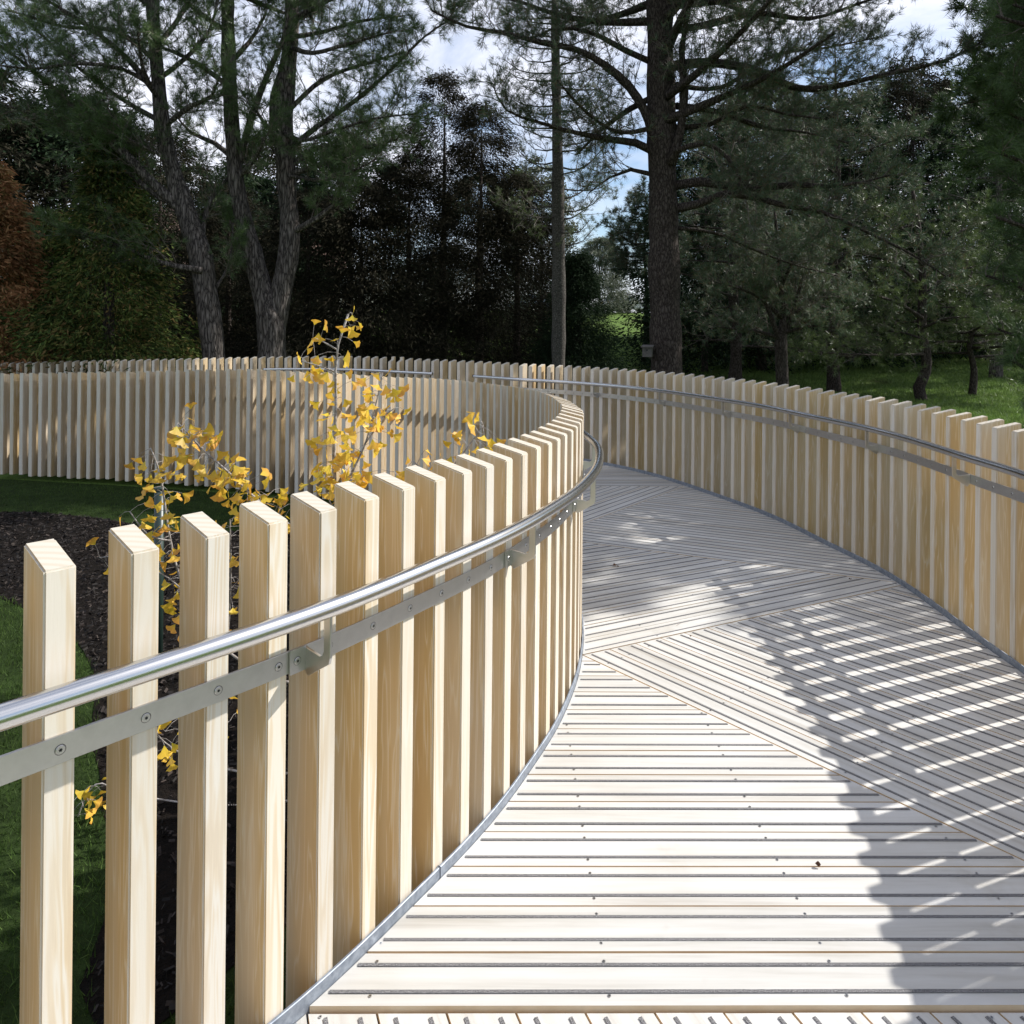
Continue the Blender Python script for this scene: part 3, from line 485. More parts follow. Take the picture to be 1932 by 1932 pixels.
def build_deck():
    for zi, (hs, dr, org, z) in enumerate(zones):
        if dr is None: p, q = dirs[zi]; dr = (q[0] - p[0], q[1] - p[1])
        d = Vector(dr).normalized(); n = Vector((-d.y, d.x))
        zone = list(region)
        for h in hs: zone = clip(zone, *h)
        if zi == 6: zone = clip(zone, 0, -1, -6.0)
        if zi in (1, 2): zone = clip(zone, 0, 1, 5.2); zone = clip(zone, -1, 0, 1.4)
        if zi == 3: zone = clip(zone, 0, -1, -3.3)
        if len(zone) < 3: continue
        # half planes are not limited by each other far away: keep the piece around the path
        cs = [(p[0] - org[0]) * n.x + (p[1] - org[1]) * n.y for p in zone]
        b = MB(); bd = []
        k0 = math.floor(min(cs) / PITCH); k1 = math.ceil(max(cs) / PITCH)
        for k in range(k0, k1):
            lo, hi = k * PITCH + .0027, (k + 1) * PITCH - .0027; rid = random.random()
            def strip(a0, a1, src):
                c0 = n.x * org[0] + n.y * org[1]
                return clip(clip(src, n.x, n.y, c0 + a1), -n.x, -n.y, -(c0 + a0))
            pol = strip(lo, hi, zone)
            if len(pol) < 3 or abs(area(pol)) < 4e-4: continue
            if area(pol) < 0: pol = pol[::-1]
            jz = random.uniform(-.0008, .0008)
            n0 = b.n; b.prism(pol, z - .032, z + jz, 0, 1)
            c0 = n.x * org[0] + n.y * org[1]
            bd += [(p[0] * d.x + p[1] * d.y, p[0] * n.x + p[1] * n.y - c0, rid * 50 + zi) for p in pol] * 2
            far = min(math.hypot(*p) for p in pol) > 9
            for s in (.0375, .1115):
                pol2 = strip(k * PITCH + s - .0044, k * PITCH + s + .0044, zone)
                if len(pol2) < 3 or abs(area(pol2)) < 1e-4: continue
                # stop 15 mm short of the board ends
                if area(pol2) < 0: pol2 = pol2[::-1]
                ts = [p[0] * d.x + p[1] * d.y for p in pol2]; t0, t1 = min(ts) + .014, max(ts) - .014
                if t1 - t0 < .02: continue
                pol2 = clip(clip(pol2, d.x, d.y, t1), -d.x, -d.y, -t0)
                if len(pol2) < 3: continue
                b.prism(pol2, z + .0008, z + .0022, 2, 2)
                bd += [(0, 0, 0)] * (2 * len(pol2))
            # screws
            if not far:
                ts = [p[0] * d.x + p[1] * d.y for p in pol]
                base = 0.21 * zi + .05
                t = math.ceil((min(ts) - base) / .56) * .56 + base
                while t < max(ts):
                    for s, o_ in ((.0375, -.0105), (.1115, .0105)):
                        c = k * PITCH + s + o_; px = org[0] * 0 + d.x * t + n.x * (c + c0); py = d.y * t + n.y * (c + c0)
                        if inside((px, py), pol):
                            nn = 8; r = .0042
                            V = [(px + r * math.cos(2 * math.pi * q / nn), py + r * math.sin(2 * math.pi * q / nn), z + .0013) for q in range(nn)]
                            V += [(px + .45 * r * math.cos(2 * math.pi * q / nn), py + .45 * r * math.sin(2 * math.pi * q / nn), z + .0016) for q in range(nn)]
                            b.add(V[:nn], [tuple(range(nn))], 3); b.add(V[nn:], [tuple(range(nn))], 4); bd += [(0, 0, 0)] * (2 * nn)
                    t += .56
        me = b.mesh('boardwalk'); at = me.attributes.new('bdir', 'FLOAT_VECTOR', 'POINT'); at.data.foreach_set('vector', np.array(bd, dtype=np.float32).ravel())
        for mn in ('deck', 'deck_side', 'grit', 'brushed', 'screw_dark'): me.materials.append(M[mn])
        o = bpy.data.objects.new('boardwalk', me); COL.objects.link(o); tag(o, kind='structure')
build_deck()
# ---------------------------------------------------------------- ground
def gz(x, y):
    r = np.hypot(x, y); t = np.clip((r - 17) / 52, 0, 1); s = t * t * (3 - 2 * t)
    return -0.30 + 3.55 * s + 0.05 * np.sin(x * .35 + 1) * np.sin(y * .31) * np.clip((r - 9) / 8, 0, 1)
def build_ground():
    rs = np.concatenate([np.linspace(0, 14, 40), 14 + np.geomspace(.5, 400, 50)]); A = np.linspace(0, 2 * math.pi, 121)[:-1]
    V = []
    for r in rs:
        x = r * np.cos(A); y = r * np.sin(A); V.append(np.stack([x, y, gz(x, y)], 1))
    V = np.vstack(V); F = []; n = len(A)
    for i in range(len(rs) - 1):
        for k in range(n): F.append((i * n + k, i * n + (k + 1) % n, (i + 1) * n + (k + 1) % n, (i + 1) * n + k))
    me = tri_mesh('ground', V, np.array(F)[:, ::-1])
    m, t, b = mat('lawn_soil'); b.inputs['Roughness'].default_value = 0.95; b.inputs['Specular IOR Level'].default_value = 0.1
    tc = N(t, 'ShaderNodeTexCoord')
    n1 = N(t, 'ShaderNodeTexNoise', i_Scale=0.35, i_Detail=6.0, i_Roughness=0.6); LK(t, tc, 'Object', n1, 'Vector')
    n2 = N(t, 'ShaderNodeTexNoise', i_Scale=55.0, i_Detail=5.0, i_Roughness=0.7); LK(t, tc, 'Object', n2, 'Vector')
    r1 = ramp(t, [(0.30, (0.06, 0.05, 0.025)), (0.40, (0.07, 0.11, 0.025)), (0.60, (0.11, 0.18, 0.04))]); LK(t, n1, 'Fac', r1, 'Fac')
    r2 = ramp(t, [(0.30, (0.5, 0.5, 0.5)), (0.7, (1.35, 1.35, 1.2))]); LK(t, n2, 'Fac', r2, 'Fac')
    mu = N(t, 'ShaderNodeMixRGB', blend_type='MULTIPLY'); mu.inputs[0].default_value = 1; LK(t, r1, 'Color', mu, 1); LK(t, r2, 'Color', mu, 2)
    LK(t, mu, 'Color', b, 'Base Color'); bump(t, n2, 'Fac', b, 0.8, 0.03)
    o = link('lawn', me, m); tag(o, kind='structure')
build_ground()
# ---------------------------------------------------------------- vegetation
def unit(a): return a / np.maximum(np.linalg.norm(a, axis=-1, keepdims=True), 1e-9)
def rdir(n): return unit(rng.normal(size=(n, 3)))
def needles(P, A, L, K, w, spread):
    """P,A (N,3): a brush of K thin needles at each point, fanning round axis A"""
    P = np.asarray(P, float); A = unit(np.asarray(A, float)); n = len(P)
    P = np.repeat(P, K, 0); A = np.repeat(A, K, 0)
    D = unit(A + spread * rdir(n * K)); D[:, 2] -= 0.10; D = unit(D)
    side = unit(np.cross(D, rdir(n * K))) * w * .5
    P0 = P + D * L * rng.uniform(0, .18, (n * K, 1)) + rng.normal(size=(n * K, 3)) * .012
    T = P0 + D * (L * rng.uniform(.7, 1.1, (n * K, 1)))
    V = np.stack([P0 - side, P0 + side, T], 1).reshape(-1, 3)
    F = np.arange(len(V)).reshape(-1, 3); return V, F
def minitubes(segs, n=4):
    """segs: list of (points (m,3), radii (m,)) -> V, F quads"""
    VV = []; FF = []; o = 0; ang = np.arange(n) * 2 * math.pi / n
    for P, R in segs:
        P = np.asarray(P, float); R = np.asarray(R, float); m = len(P)
        T = np.gradient(P, axis=0); T = unit(T); ref = np.array([0.3, 0.2, 1.0]) if abs(T[0, 2]) < .8 else np.array([1.0, 0.1, 0])
        a = unit(np.cross(T, ref)); b = np.cross(T, a)
        ring = P[:, None, :] + R[:, None, None] * (np.cos(ang)[None, :, None] * a[:, None, :] + np.sin(ang)[None, :, None] * b[:, None, :])
        VV.append(ring.reshape(-1, 3)); i = np.arange(m - 1)[:, None] * n; k = np.arange(n)[None, :]; k2 = (k + 1) % n
        FF.append(np.stack([i + k, i + k2, i + n + k2, i + n + k], -1).reshape(-1, 4) + o); o += m * n
    return np.vstack(VV), np.vstack(FF)
def spline(P, step):
    P = np.asarray(P, float); out = []
    for i in range(len(P) - 1):
        p0, p1, p2, p3 = P[max(i - 1, 0)], P[i], P[i + 1], P[min(i + 2, len(P) - 1)]
        n = max(1, int(np.linalg.norm((p2 - p1)[:3]) / step))
        for k in range(n):
            s = k / n; out.append(0.5 * ((2 * p1) + (-p0 + p2) * s + (2 * p0 - 5 * p1 + 4 * p2 - p3) * s * s + (-p0 + 3 * p1 - 3 * p2 + p3) * s ** 3))
    out.append(P[-1]); return np.array(out)
def trunk_mesh(stems, n=14, wob=.05):
    b = MB()
    for st in stems:
        Q = spline(st, .22); ph = rng.uniform(0, 6)
        k = np.arange(len(Q)); rr = Q[:, 3] * (1 + .05 * np.sin(k * 1.3 + ph) + .04 * np.sin(k * .55 + ph * 2))
        b.tube([tuple(q[:3]) for q in Q], list(np.maximum(rr, .004)), n, 0, True, wob)
    return b.mesh('trunk', True)
def twigs_on(limb, f0, sp, L0, sub, droop=0.0, up=.25, out_r=.010, flat=.5):
    """side twigs along a limb (x,y,z,r): returns tube segments and (tip, axis) list"""
    Q = spline(limb, .12); segs = []; tips = []; axes = []
    d = np.linalg.norm(np.diff(Q[:, :3], axis=0), axis=1); cum = np.concatenate([[0], np.cumsum(d)]); tot = cum[-1]
    s = f0 * tot
    while s < tot:
        i = min(np.searchsorted(cum, s), len(Q) - 1); p = Q[i, :3]; t = unit(Q[min(i + 1, len(Q) - 1), :3] - Q[max(i - 1, 0), :3])
        r = rng.normal(size=3); r[2] *= flat; r = unit(r - t * np.dot(r, t)); fr = s / tot
        dr = unit(r * rng.uniform(.6, 1.1) + t * rng.uniform(.3, 1.0) + np.array([0, 0, up])); ln = L0 * rng.uniform(.5, 1.2) * (1.15 - .55 * fr)
        pts = [p]; c = dr.copy()
        for k in range(4):
            c = unit(c + rng.normal(size=3) * .22 + np.array([0, 0, .10 - droop])); pts.append(pts[-1] + c * ln / 4)
        segs.append((pts, np.linspace(min(out_r, Q[i, 3] * .6), .0035, 5)))
        for _ in range(sub):
            j = rng.integers(1, 5); q = pts[j]; tt = unit(pts[j] - pts[j - 1]); e = unit(tt * .8 + rng.normal(size=3) * .75 + np.array([0, 0, .15 - droop]))
            l2 = ln * rng.uniform(.22, .5); mid = q + e * l2 * .5 + rng.normal(size=3) * .02; end = mid + unit(e + rng.normal(size=3) * .35 + np.array([0, 0, .25])) * l2 * .5
            segs.append(([q, mid, end], [.0045, .0035, .0025])); tips += [end, mid]; axes += [unit(end - mid), unit(end - q)]
        tips += [pts[-1], pts[-2]]; axes += [c, c]
        s += sp * rng.uniform(.5, 1.5)
    e = Q[-1, :3]; tips.append(e); axes.append(unit(Q[-1, :3] - Q[-3, :3]))
    return segs, tips, axes
def pine(name, label, group, base, stems, limbs, nm, bm_, needle=(.12, 16, .006, .75), dens=1.0, tw=(.35, .17, .65, 4), keep=1.0, droop=0.0, twig_mat='twig', cones=0):
    root = thing(name, base, label, 'tree', group); WL[root.name] = Vector(base)
    part('trunk', trunk_mesh(stems + [l for l in limbs if len(l) and l[0][3] >= .0]), M[bm_], root)
    segs = []; tips = []; axes = []
    for l in limbs:
        a, b_, c = twigs_on(l, tw[0] if len(l) > 3 else .2, tw[1] / dens, tw[2], tw[3], droop); segs += a; tips += b_; axes += c
    V, F = minitubes(segs, 4); o = part('branches', tri_mesh('branches', V, F), M[twig_mat], root)
    tips = np.array(tips); axes = np.array(axes)
    if keep < 1: k = rng.random(len(tips)) < keep; tips, axes = tips[k], axes[k]
    V, F = needles(tips, axes, needle[0], needle[1], needle[2], needle[3])
    part('foliage', tri_mesh('foliage', V, F), M[nm], root)
    return root
def crown_limbs(x, y, z0, z1, n, ln, r=.06, tilt=.15, ph=0.0):
    out = []
    for i in range(n):
        t = (i + .5) / n; z = z0 + (z1 - z0) * t; a = i * 2.4 + ph + random.uniform(-.3, .3); L = ln * random.uniform(.7, 1.1) * (1 - .45 * t); c, s_ = math.cos(a), math.sin(a); u_ = L * random.uniform(0, tilt * 2)
        out.append([(x, y, z, r), (x + c * L * .35, y + s_ * L * .35, z + u_ * .2, r * .75), (x + c * L * .7, y + s_ * L * .7, z + u_ * .6, r * .45), (x + c * L, y + s_ * L, z + u_, r * .2)])
    return out
def P3(u, v, d, r): p = W(u, v, d); return (p.x, p.y, p.z, r)
def px(lst, d, d2=None):
    """points (u, v, radius m) seen at distance d, drifting to d2"""
    n = len(lst); d2 = d if d2 is None else d2
    return [P3(u, v, d + (d2 - d) * i / max(1, n - 1), r) for i, (u, v, r) in enumerate(lst)]
def foot(lst, d):
    """trunk that starts in the ground"""
    q = px(lst, d); x, y, z, r = q[0]; return [(x, y, float(gz(x, y)) - .1, r * 1.15)] + q
def wpx(w, d): return w * d / 2800
# --- leaning pine on the left
d = 13.5; w_ = lambda a: wpx(a, d)
T1 = foot([(404, 690, w_(46)), (398, 620, w_(43)), (390, 560, w_(41)), (378, 480, w_(40)), (352, 405, w_(39)), (328, 330, w_(32)), (308, 250, w_(28)), (298, 150, w_(24)), (290, 50, w_(23)), (286, -60, w_(22)), (284, -300, w_(12))], d)
L1 = [px([(348, 400, .11), (290, 348, .09), (235, 290, .075), (180, 240, .06), (110, 175, .045), (40, 115, .03), (-40, 60, .02)], d, 12.3),
      px([(345, 392, .07), (300, 372, .055), (235, 320, .045), (150, 260, .03), (60, 215, .02), (-20, 190, .015)], d, 12.8),
      px([(382, 510, .06), (335, 503, .05), (285, 488, .035), (210, 458, .022), (130, 430, .012)], 13.3, 12.9),
      px([(378, 470, .06), (384, 425, .05), (398, 375, .04), (432, 335, .03), (470, 290, .015)], d, 14.2),
      px([(300, 185, .06), (240, 110, .05), (160, 45, .035), (70, -10, .02)], d, 13.0),
      px([(304, 230, .05), (235, 190, .04), (150, 130, .03), (50, 40, .02)], d, 14.4),
      px([(298, 150, .05), (350, 110, .04), (395, 60, .03), (410, 0, .02)], d, 13.2),
      px([(294, 90, .05), (340, 30, .04), (380, -60, .02)], d, 14.6),
      px([(290, 20, .05), (220, -40, .04), (130, -90, .02)], d, 13.0),
      px([(330, 335, .04), (300, 290, .03), (240, 260, .02), (190, 180, .012)], d, 12.6),
      px([(395, 560, .035), (432, 500, .025), (440, 420, .015)], d, 13.9),
      px([(302, 170, .05), (230, 130, .04), (150, 120, .03), (60, 130, .02), (-20, 120, .012)], d, 12.0),
      px([(298, 120, .05), (220, 60, .04), (120, 50, .03), (20, 20, .015)], d, 14.8),
      px([(308, 240, .05), (360, 200, .04), (400, 180, .025), (420, 120, .012)], d, 12.4),
      px([(300, 190, .04), (270, 130, .03), (260, 60, .015)], d, 12.2)]
L1 += crown_limbs(-6.6, 13.5, 7.4, 10.0, 7, 2.4)
pine('pine_tree', 'leaning pine with a bent grey trunk, long limbs reaching left over the cypresses', 'tall pines behind the boardwalk', T1[0][:3], [T1], L1, 'needle_green', 'bark_grey', needle=(.15, 20, .0065, .75), dens=1.85, tw=(.15, .15, .85, 6))
# --- forked pine
d = 14.0; w_ = lambda a: wpx(a, d)
T2a = foot([(513, 690, w_(56)), (513, 640, w_(54)), (512, 600, w_(54))], d) + px([(496, 550, w_(42)), (480, 495, w_(37)), (463, 430, w_(33)), (446, 350, w_(29)), (439, 260, w_(27)), (433, 150, w_(26)), (430, 50, w_(25)), (428, -90, w_(20)), (425, -300, w_(10))], d, 13.8)
T2b = px([(514, 630, w_(44)), (526, 570, w_(40)), (543, 490, w_(38)), (547, 430, w_(36)), (541, 355, w_(36)), (538, 290, w_(36)), (530, 232, w_(44)), (533, 185, w_(42)), (545, 110, w_(30)), (551, 20, w_(29)), (558, -110, w_(24)), (566, -300, w_(12))], d, 14.2)
L2 = [px([(554, 437, .07), (598, 412, .055), (630, 388, .045), (645, 350, .035), (652, 300, .02)], d, 13.6),
      px([(546, 330, .06), (620, 305, .05), (690, 280, .035), (750, 262, .02)], d, 13.0),
      px([(542, 285, .06), (600, 238, .05), (670, 190, .04), (740, 130, .03), (800, 70, .02), (860, 30, .015)], d, 13.4),
      px([(548, 205, .05), (610, 150, .04), (690, 120, .03), (760, 100, .02)], d, 14.8),
      px([(444, 340, .07), (470, 235, .06), (505, 140, .05), (535, 70, .035), (550, -20, .02)], 14, 13.4),
      px([(440, 300, .05), (405, 270, .045), (360, 250, .03), (330, 215, .015)], 14, 14.6),
      px([(434, 165, .05), (380, 125, .045), (320, 95, .03), (240, 70, .015)], 14, 13.0),
      px([(540, 330, .04), (600, 340, .03), (660, 325, .02), (710, 300, .012)], 14, 12.8),
      px([(552, 40, .05), (620, 0, .04), (700, -30, .03), (780, -40, .015)], d, 13.6),
      px([(550, 70, .05), (610, 60, .04), (680, 40, .03), (760, 30, .015)], d, 14.6),
      px([(430, 60, .05), (370, 20, .04), (310, -40, .02)], d, 14.4),
      px([(536, 270, .05), (500, 235, .04), (480, 200, .02)], d, 13.2),
      px([(541, 320, .05), (590, 285, .04), (650, 262, .03), (720, 240, .018)], d, 15.0),
      px([(550, 90, .05), (590, 100, .04), (650, 85, .03), (740, 60, .015)], d, 12.8),
      px([(446, 340, .05), (480, 300, .04), (500, 260, .02)], d, 13.2),
      px([(432, 120, .05), (470, 80, .04), (500, 30, .02)], d, 14.4),
      px([(533, 250, .05), (570, 265, .04), (620, 250, .03), (700, 225, .02), (780, 215, .012)], d, 12.6)]
L2 += crown_limbs(-5.2, 13.9, 7.6, 10.0, 6, 2.4, ph=1) + crown_limbs(-4.0, 14.2, 7.6, 10.0, 6, 2.4, ph=2)
pine('pine_tree', 'pine whose thick grey trunk forks into two tall stems above the fence', 'tall pines behind the boardwalk', T2a[0][:3], [T2a, T2b], L2, 'needle_green', 'bark_grey', needle=(.15, 20, .0065, .75), dens=1.6, tw=(.17, .15, .85, 6))
# --- slender trunk in the middle
d = 16.0; w_ = lambda a: wpx(a, d)
T3 = foot([(1053, 700, w_(27)), (1054, 600, w_(26)), (1054, 500, w_(25)), (1053, 400, w_(24)), (1052, 300, w_(21)), (1050, 200, w_(18)), (1048, 100, w_(16)), (1047, 0, w_(14)), (1046, -200, w_(8))], d)
L3 = []
for i in range(58):
    v = 470 - i * 10.5 + random.uniform(-6, 6); sg = 1 if i % 2 else -1; ln = random.uniform(60, 120) * (1 if v < 420 else .6); up = random.uniform(-5, 30)
    L3.append(px([(1053, v, .022), (1053 + sg * ln * .35, v - up * .4 + 4, .016), (1053 + sg * ln * .7, v - up, .010), (1053 + sg * ln, v - up * 1.5 - 20, .006)], 16, 16 + random.uniform(-1.0, 1.0)))
pine('pine_tree', 'slender straight pine with a bare pole-like trunk and thin dead branches', 'tall pines behind the boardwalk', T3[0][:3], [T3], L3, 'needle_olive', 'bark_smooth', needle=(.09, 12, .005, .9), dens=1.2, tw=(.25, .14, .5, 4), keep=.55)
# --- big trunk
d = 13.0; w_ = lambda a: wpx(a, d)
T4 = foot([(1257, 715, w_(64)), (1256, 640, w_(61)), (1254, 540, w_(57)), (1252, 440, w_(55)), (1250, 340, w_(54)), (1248, 220, w_(53)), (1246, 110, w_(51)), (1245, 0, w_(49)), (1243, -150, w_(42)), (1240, -360, w_(20))], d)
L4 = [px([(1238, 290, .10), (1225, 228, .085), (1188, 165, .075), (1140, 122, .065), (1088, 94, .055), (1020, 80, .045), (950, 62, .035), (880, 50, .025), (815, 20, .015)], 13, 12.2),
      px([(1240, 290, .08), (1200, 270, .065), (1150, 263, .05), (1085, 250, .04), (1020, 232, .028), (955, 208, .018), (930, 160, .01)], 13, 12.0),
      px([(1268, 352, .09), (1320, 343, .08), (1375, 351, .07), (1435, 355, .06), (1500, 348, .05), (1560, 352, .035), (1620, 345, .02), (1680, 330, .012)], 13, 11.8),
      px([(1268, 395, .085), (1320, 384, .075), (1368, 366, .065), (1420, 372, .055), (1480, 388, .045), (1550, 400, .035), (1640, 440, .025), (1720, 480, .018), (1790, 525, .01)], 13, 11.2),
      px([(1266, 310, .09), (1284, 245, .08), (1291, 165, .07), (1286, 95, .05), (1300, 20, .03)], 12.8, 12.4),
      px([(1266, 125, .09), (1340, 118, .08), (1420, 132, .07), (1500, 165, .06), (1560, 166, .05), (1640, 148, .04), (1720, 130, .03), (1800, 108, .02), (1880, 60, .012)], 13, 11.4),
      px([(1262, 60, .07), (1340, 45, .06), (1430, 25, .05), (1530, 35, .035), (1640, 0, .02), (1740, -30, .012)], 13, 12.4),
      px([(1236, 40, .07), (1150, 42, .06), (1060, 30, .045), (970, 0, .03), (880, -20, .02)], 13, 13.6),
      px([(1240, 180, .06), (1190, 205, .05), (1140, 240, .035), (1090, 290, .02)], 13, 13.6),
      px([(1275, 285, .05), (1330, 270, .04), (1375, 300, .03), (1400, 345, .02)], 12.6, 12.2),
      px([(1275, 200, .06), (1350, 210, .05), (1440, 240, .035), (1520, 250, .02), (1600, 270, .012)], 13, 13.8),
      px([(1275, 240, .05), (1340, 235, .04), (1410, 200, .03), (1480, 215, .02), (1560, 225, .012)], 13, 12.0),
      px([(1280, 430, .04), (1350, 440, .03), (1420, 470, .022), (1500, 500, .014), (1580, 520, .01)], 13, 14.0),
      px([(1262, 0, .07), (1340, -30, .06), (1440, -50, .04), (1560, -60, .02)], 13, 12.6),
      px([(1275, 160, .05), (1360, 165, .04), (1460, 105, .03), (1560, 90, .02), (1660, 70, .012)], 13, 14.4)]
L4 += [px([(1236, 120, .06), (1180, 95, .05), (1110, 60, .035), (1040, 55, .02), (980, 90, .01)], 13, 12.8), px([(1234, 330, .05), (1190, 320, .035), (1150, 335, .02), (1110, 365, .01)], 13, 13.4), px([(1236, 240, .05), (1170, 250, .035), (1110, 215, .025), (1050, 150, .012)], 13, 11.6)]
L4 += [[(2.6, 12.8, 5.6, .08), (3.0, 12.0, 5.8, .06), (3.4, 11.2, 6.1, .04), (3.8, 10.4, 6.5, .02)], [(2.6, 12.8, 6.4, .08), (2.7, 12.0, 6.7, .06), (2.9, 11.0, 7.0, .04), (3.0, 10.2, 7.3, .02)],
       [(2.6, 12.8, 5.2, .08), (3.3, 12.3, 5.4, .06), (4.0, 11.6, 5.6, .04), (4.7, 11.0, 6.0, .02)], [(2.6, 12.8, 7.0, .08), (3.2, 11.9, 7.4, .06), (3.9, 11.2, 7.6, .04), (4.4, 10.4, 8.0, .02)]]
L4 += crown_limbs(2.6, 13.0, 7.2, 12.0, 34, 4.2, r=.08)
pine('pine_tree', 'massive dark pine trunk with long crooked limbs spreading left and right', 'tall pines behind the boardwalk', T4[0][:3], [T4], L4, 'needle_blue', 'bark_brown', needle=(.13, 18, .007, .85), dens=1.45, tw=(.18, .13, .85, 6), keep=.85)
# --- small tree right of the big trunk
d = 15.0; w_ = lambda a: wpx(a, d)
T5 = foot([(1476, 720, w_(24)), (1474, 680, w_(23)), (1473, 645, w_(22)), (1478, 600, w_(12)), (1470, 500, w_(9)), (1462, 400, .02)], d)
L5 = [px([(1473, 650, .06), (1452, 590, .045), (1425, 520, .03), (1400, 430, .015)], 15, 14.6), px([(1474, 650, .06), (1496, 590, .04), (1518, 510, .03), (1545, 430, .015)], 15, 15.2),
      px([(1476, 600, .05), (1430, 560, .03), (1380, 540, .02), (1340, 530, .01)], 15, 14.2), px([(1476, 600, .05), (1520, 580, .03), (1570, 560, .02), (1610, 555, .01)], 15, 15.6),
      px([(1474, 640, .04), (1430, 625, .03), (1380, 620, .02), (1345, 615, .01)], 15, 14.8), px([(1474, 560, .04), (1440, 490, .03), (1410, 440, .015)], 15, 16), px([(1474, 540, .04), (1510, 470, .03), (1560, 440, .015)], 15, 14.2),
      px([(1472, 480, .03), (1440, 430, .02), (1400, 380, .012)], 15, 15.8), px([(1475, 630, .03), (1530, 615, .025), (1580, 620, .012)], 15, 14.4)]
pine('young_pine', 'small pine with a short forked trunk and bushy crown right of the massive trunk', 'low pines on the lawn', T5[0][:3], [T5], L5, 'needle_blue', 'bark_brown', needle=(.10, 16, .007, .9), dens=1.9, tw=(.12, .12, .62, 5))
# --- crooked trunk
d = 19.5; w_ = lambda a: wpx(a, d)
T6 = foot([(1738, 752, w_(20)), (1733, 732, w_(22)), (1747, 700, w_(19)), (1746, 662, w_(18)), (1739, 620, w_(16)), (1741, 540, w_(14)), (1735, 450, w_(10)), (1722, 360, w_(6))], d)
L6 = [px([(1741, 668, .04), (1670, 670, .03), (1590, 668, .022), (1500, 662, .012)], 19.3, 17.5), px([(1740, 600, .05), (1690, 570, .035), (1630, 555, .02), (1570, 560, .012)], 19, 18), px([(1741, 560, .05), (1790, 520, .035), (1850, 500, .02)], 19, 18.5),
      px([(1741, 540, .05), (1690, 500, .035), (1630, 480, .02), (1560, 470, .012)], 19, 20), px([(1740, 500, .05), (1790, 450, .035), (1850, 420, .02)], 19, 20), px([(1738, 470, .04), (1690, 420, .03), (1640, 390, .015)], 19, 18), px([(1740, 620, .04), (1790, 600, .03), (1850, 600, .015)], 19, 18),
      px([(1741, 640, .03), (1690, 625, .02), (1620, 628, .012)], 19, 20.4)]
pine('young_pine', 'crooked thin pine standing on the sunlit lawn, one dead branch pointing left', 'low pines on the lawn', T6[0][:3], [T6], L6, 'needle_olive', 'bark_brown', needle=(.14, 16, .010, .9), dens=1.6, tw=(.12, .16, .95, 5))
# --- pine close by at the right edge, its trunk out of the picture
d = 9.0
T8 = foot([(2120, 690, .2), (2115, 500, .18), (2110, 300, .16), (2105, 100, .14), (2100, -150, .1)], d)
L8 = [px([(2112, v, .06), (2040, v - 20, .045), (1960, v - 35 + o_, .03), (1900 + q, v - 60 + o_, .015)], 9, dd) for v, o_, q, dd in
      [(720, 20, 10, 8.4), (650, 30, -20, 9.6), (600, 0, 20, 8.6), (520, 0, 0, 9.6), (460, 10, -20, 8.8), (400, 0, 10, 9.8), (340, 10, -10, 8.6), (270, 0, -10, 9.4), (210, 0, 0, 8.8), (150, 0, 10, 9.8), (90, 0, -20, 8.8), (30, 0, 20, 9.4), (560, 20, -40, 9.2), (310, -10, 20, 9.8)]]
L8 += crown_limbs(7.35, 9.0, 4.2, 7.4, 14, 1.6)
pine('pine_tree', 'long-needled green pine hanging into view along the right edge', 'tall pines behind the boardwalk', T8[0][:3], [T8], L8, 'needle_green', 'bark_brown', needle=(.15, 22, .0055, .85), dens=1.15, tw=(.15, .13, .5, 5))
def auto_pine(name, label, group, x, y, h, hb, R, n, nm, bm_, needle, tw, tr=.18, keep=1.0, lean=0.0, dens=1.0):
    z0 = float(gz(x, y)); st = [(x, y, z0 - .1, tr * 1.15)] + [(x + lean * k * h / 6 + random.uniform(-.08, .08), y + random.uniform(-.08, .08), z0 + h * k / 6, tr * (1 - k / 6.6)) for k in range(1, 7)]
    limbs = []
    for i in range(n):
        t = (i + random.random()) / n; z = z0 + hb + (h - hb) * t; an = i * 2.4 + random.uniform(-.4, .4)
        ln = R * (math.sin(math.pi * min(1, .25 + t * .8)) * .75 + .25) * random.uniform(.7, 1.1); r0 = .045 * (1 - t * .6)
        xx = x + lean * (z - z0); c, s_ = math.cos(an), math.sin(an); up = ln * random.uniform(-.05, .25)
        limbs.append([(xx, y, z, r0), (xx + c * ln * .35, y + s_ * ln * .35, z + up * .2, r0 * .8), (xx + c * ln * .7, y + s_ * ln * .7, z + up * .6, r0 * .5), (xx + c * ln, y + s_ * ln, z + up, r0 * .25)])
    return pine(name, label, group, (x, y, z0), [st], limbs, nm, bm_, needle=needle, dens=dens, tw=tw, keep=keep)
g1 = 'pines filling the view behind the massive trunk'
auto_pine('pine_tree', 'dense blue-green pine just right of the massive trunk, behind the small forked one', g1, 6.1, 20.5, 9.5, 1.3, 2.2, 42, 'needle_blue', 'bark_brown', (.16, 16, .011, .9), (.15, .22, .95, 4))
auto_pine('pine_tree', 'tall blue-green pine above the crooked trunk', g1, 9.3, 21.5, 10.0, .9, 2.7, 48, 'needle_blue', 'bark_brown', (.16, 16, .011, .9), (.15, .22, .95, 4))
auto_pine('pine_tree', 'dark pine in the far right background with its grey trunk showing', g1, 15.6, 24.0, 11.0, 3.2, 2.9, 42, 'needle_green', 'bark_grey', (.18, 16, .013, .9), (.15, .24, 1.0, 4))
auto_pine('pine_tree', 'shadowy green pine behind the right half of the fence', g1, 9.2, 27.5, 10.5, 1.2, 3.0, 44, 'needle_green', 'bark_brown', (.18, 16, .014, .9), (.15, .25, 1.1, 4))
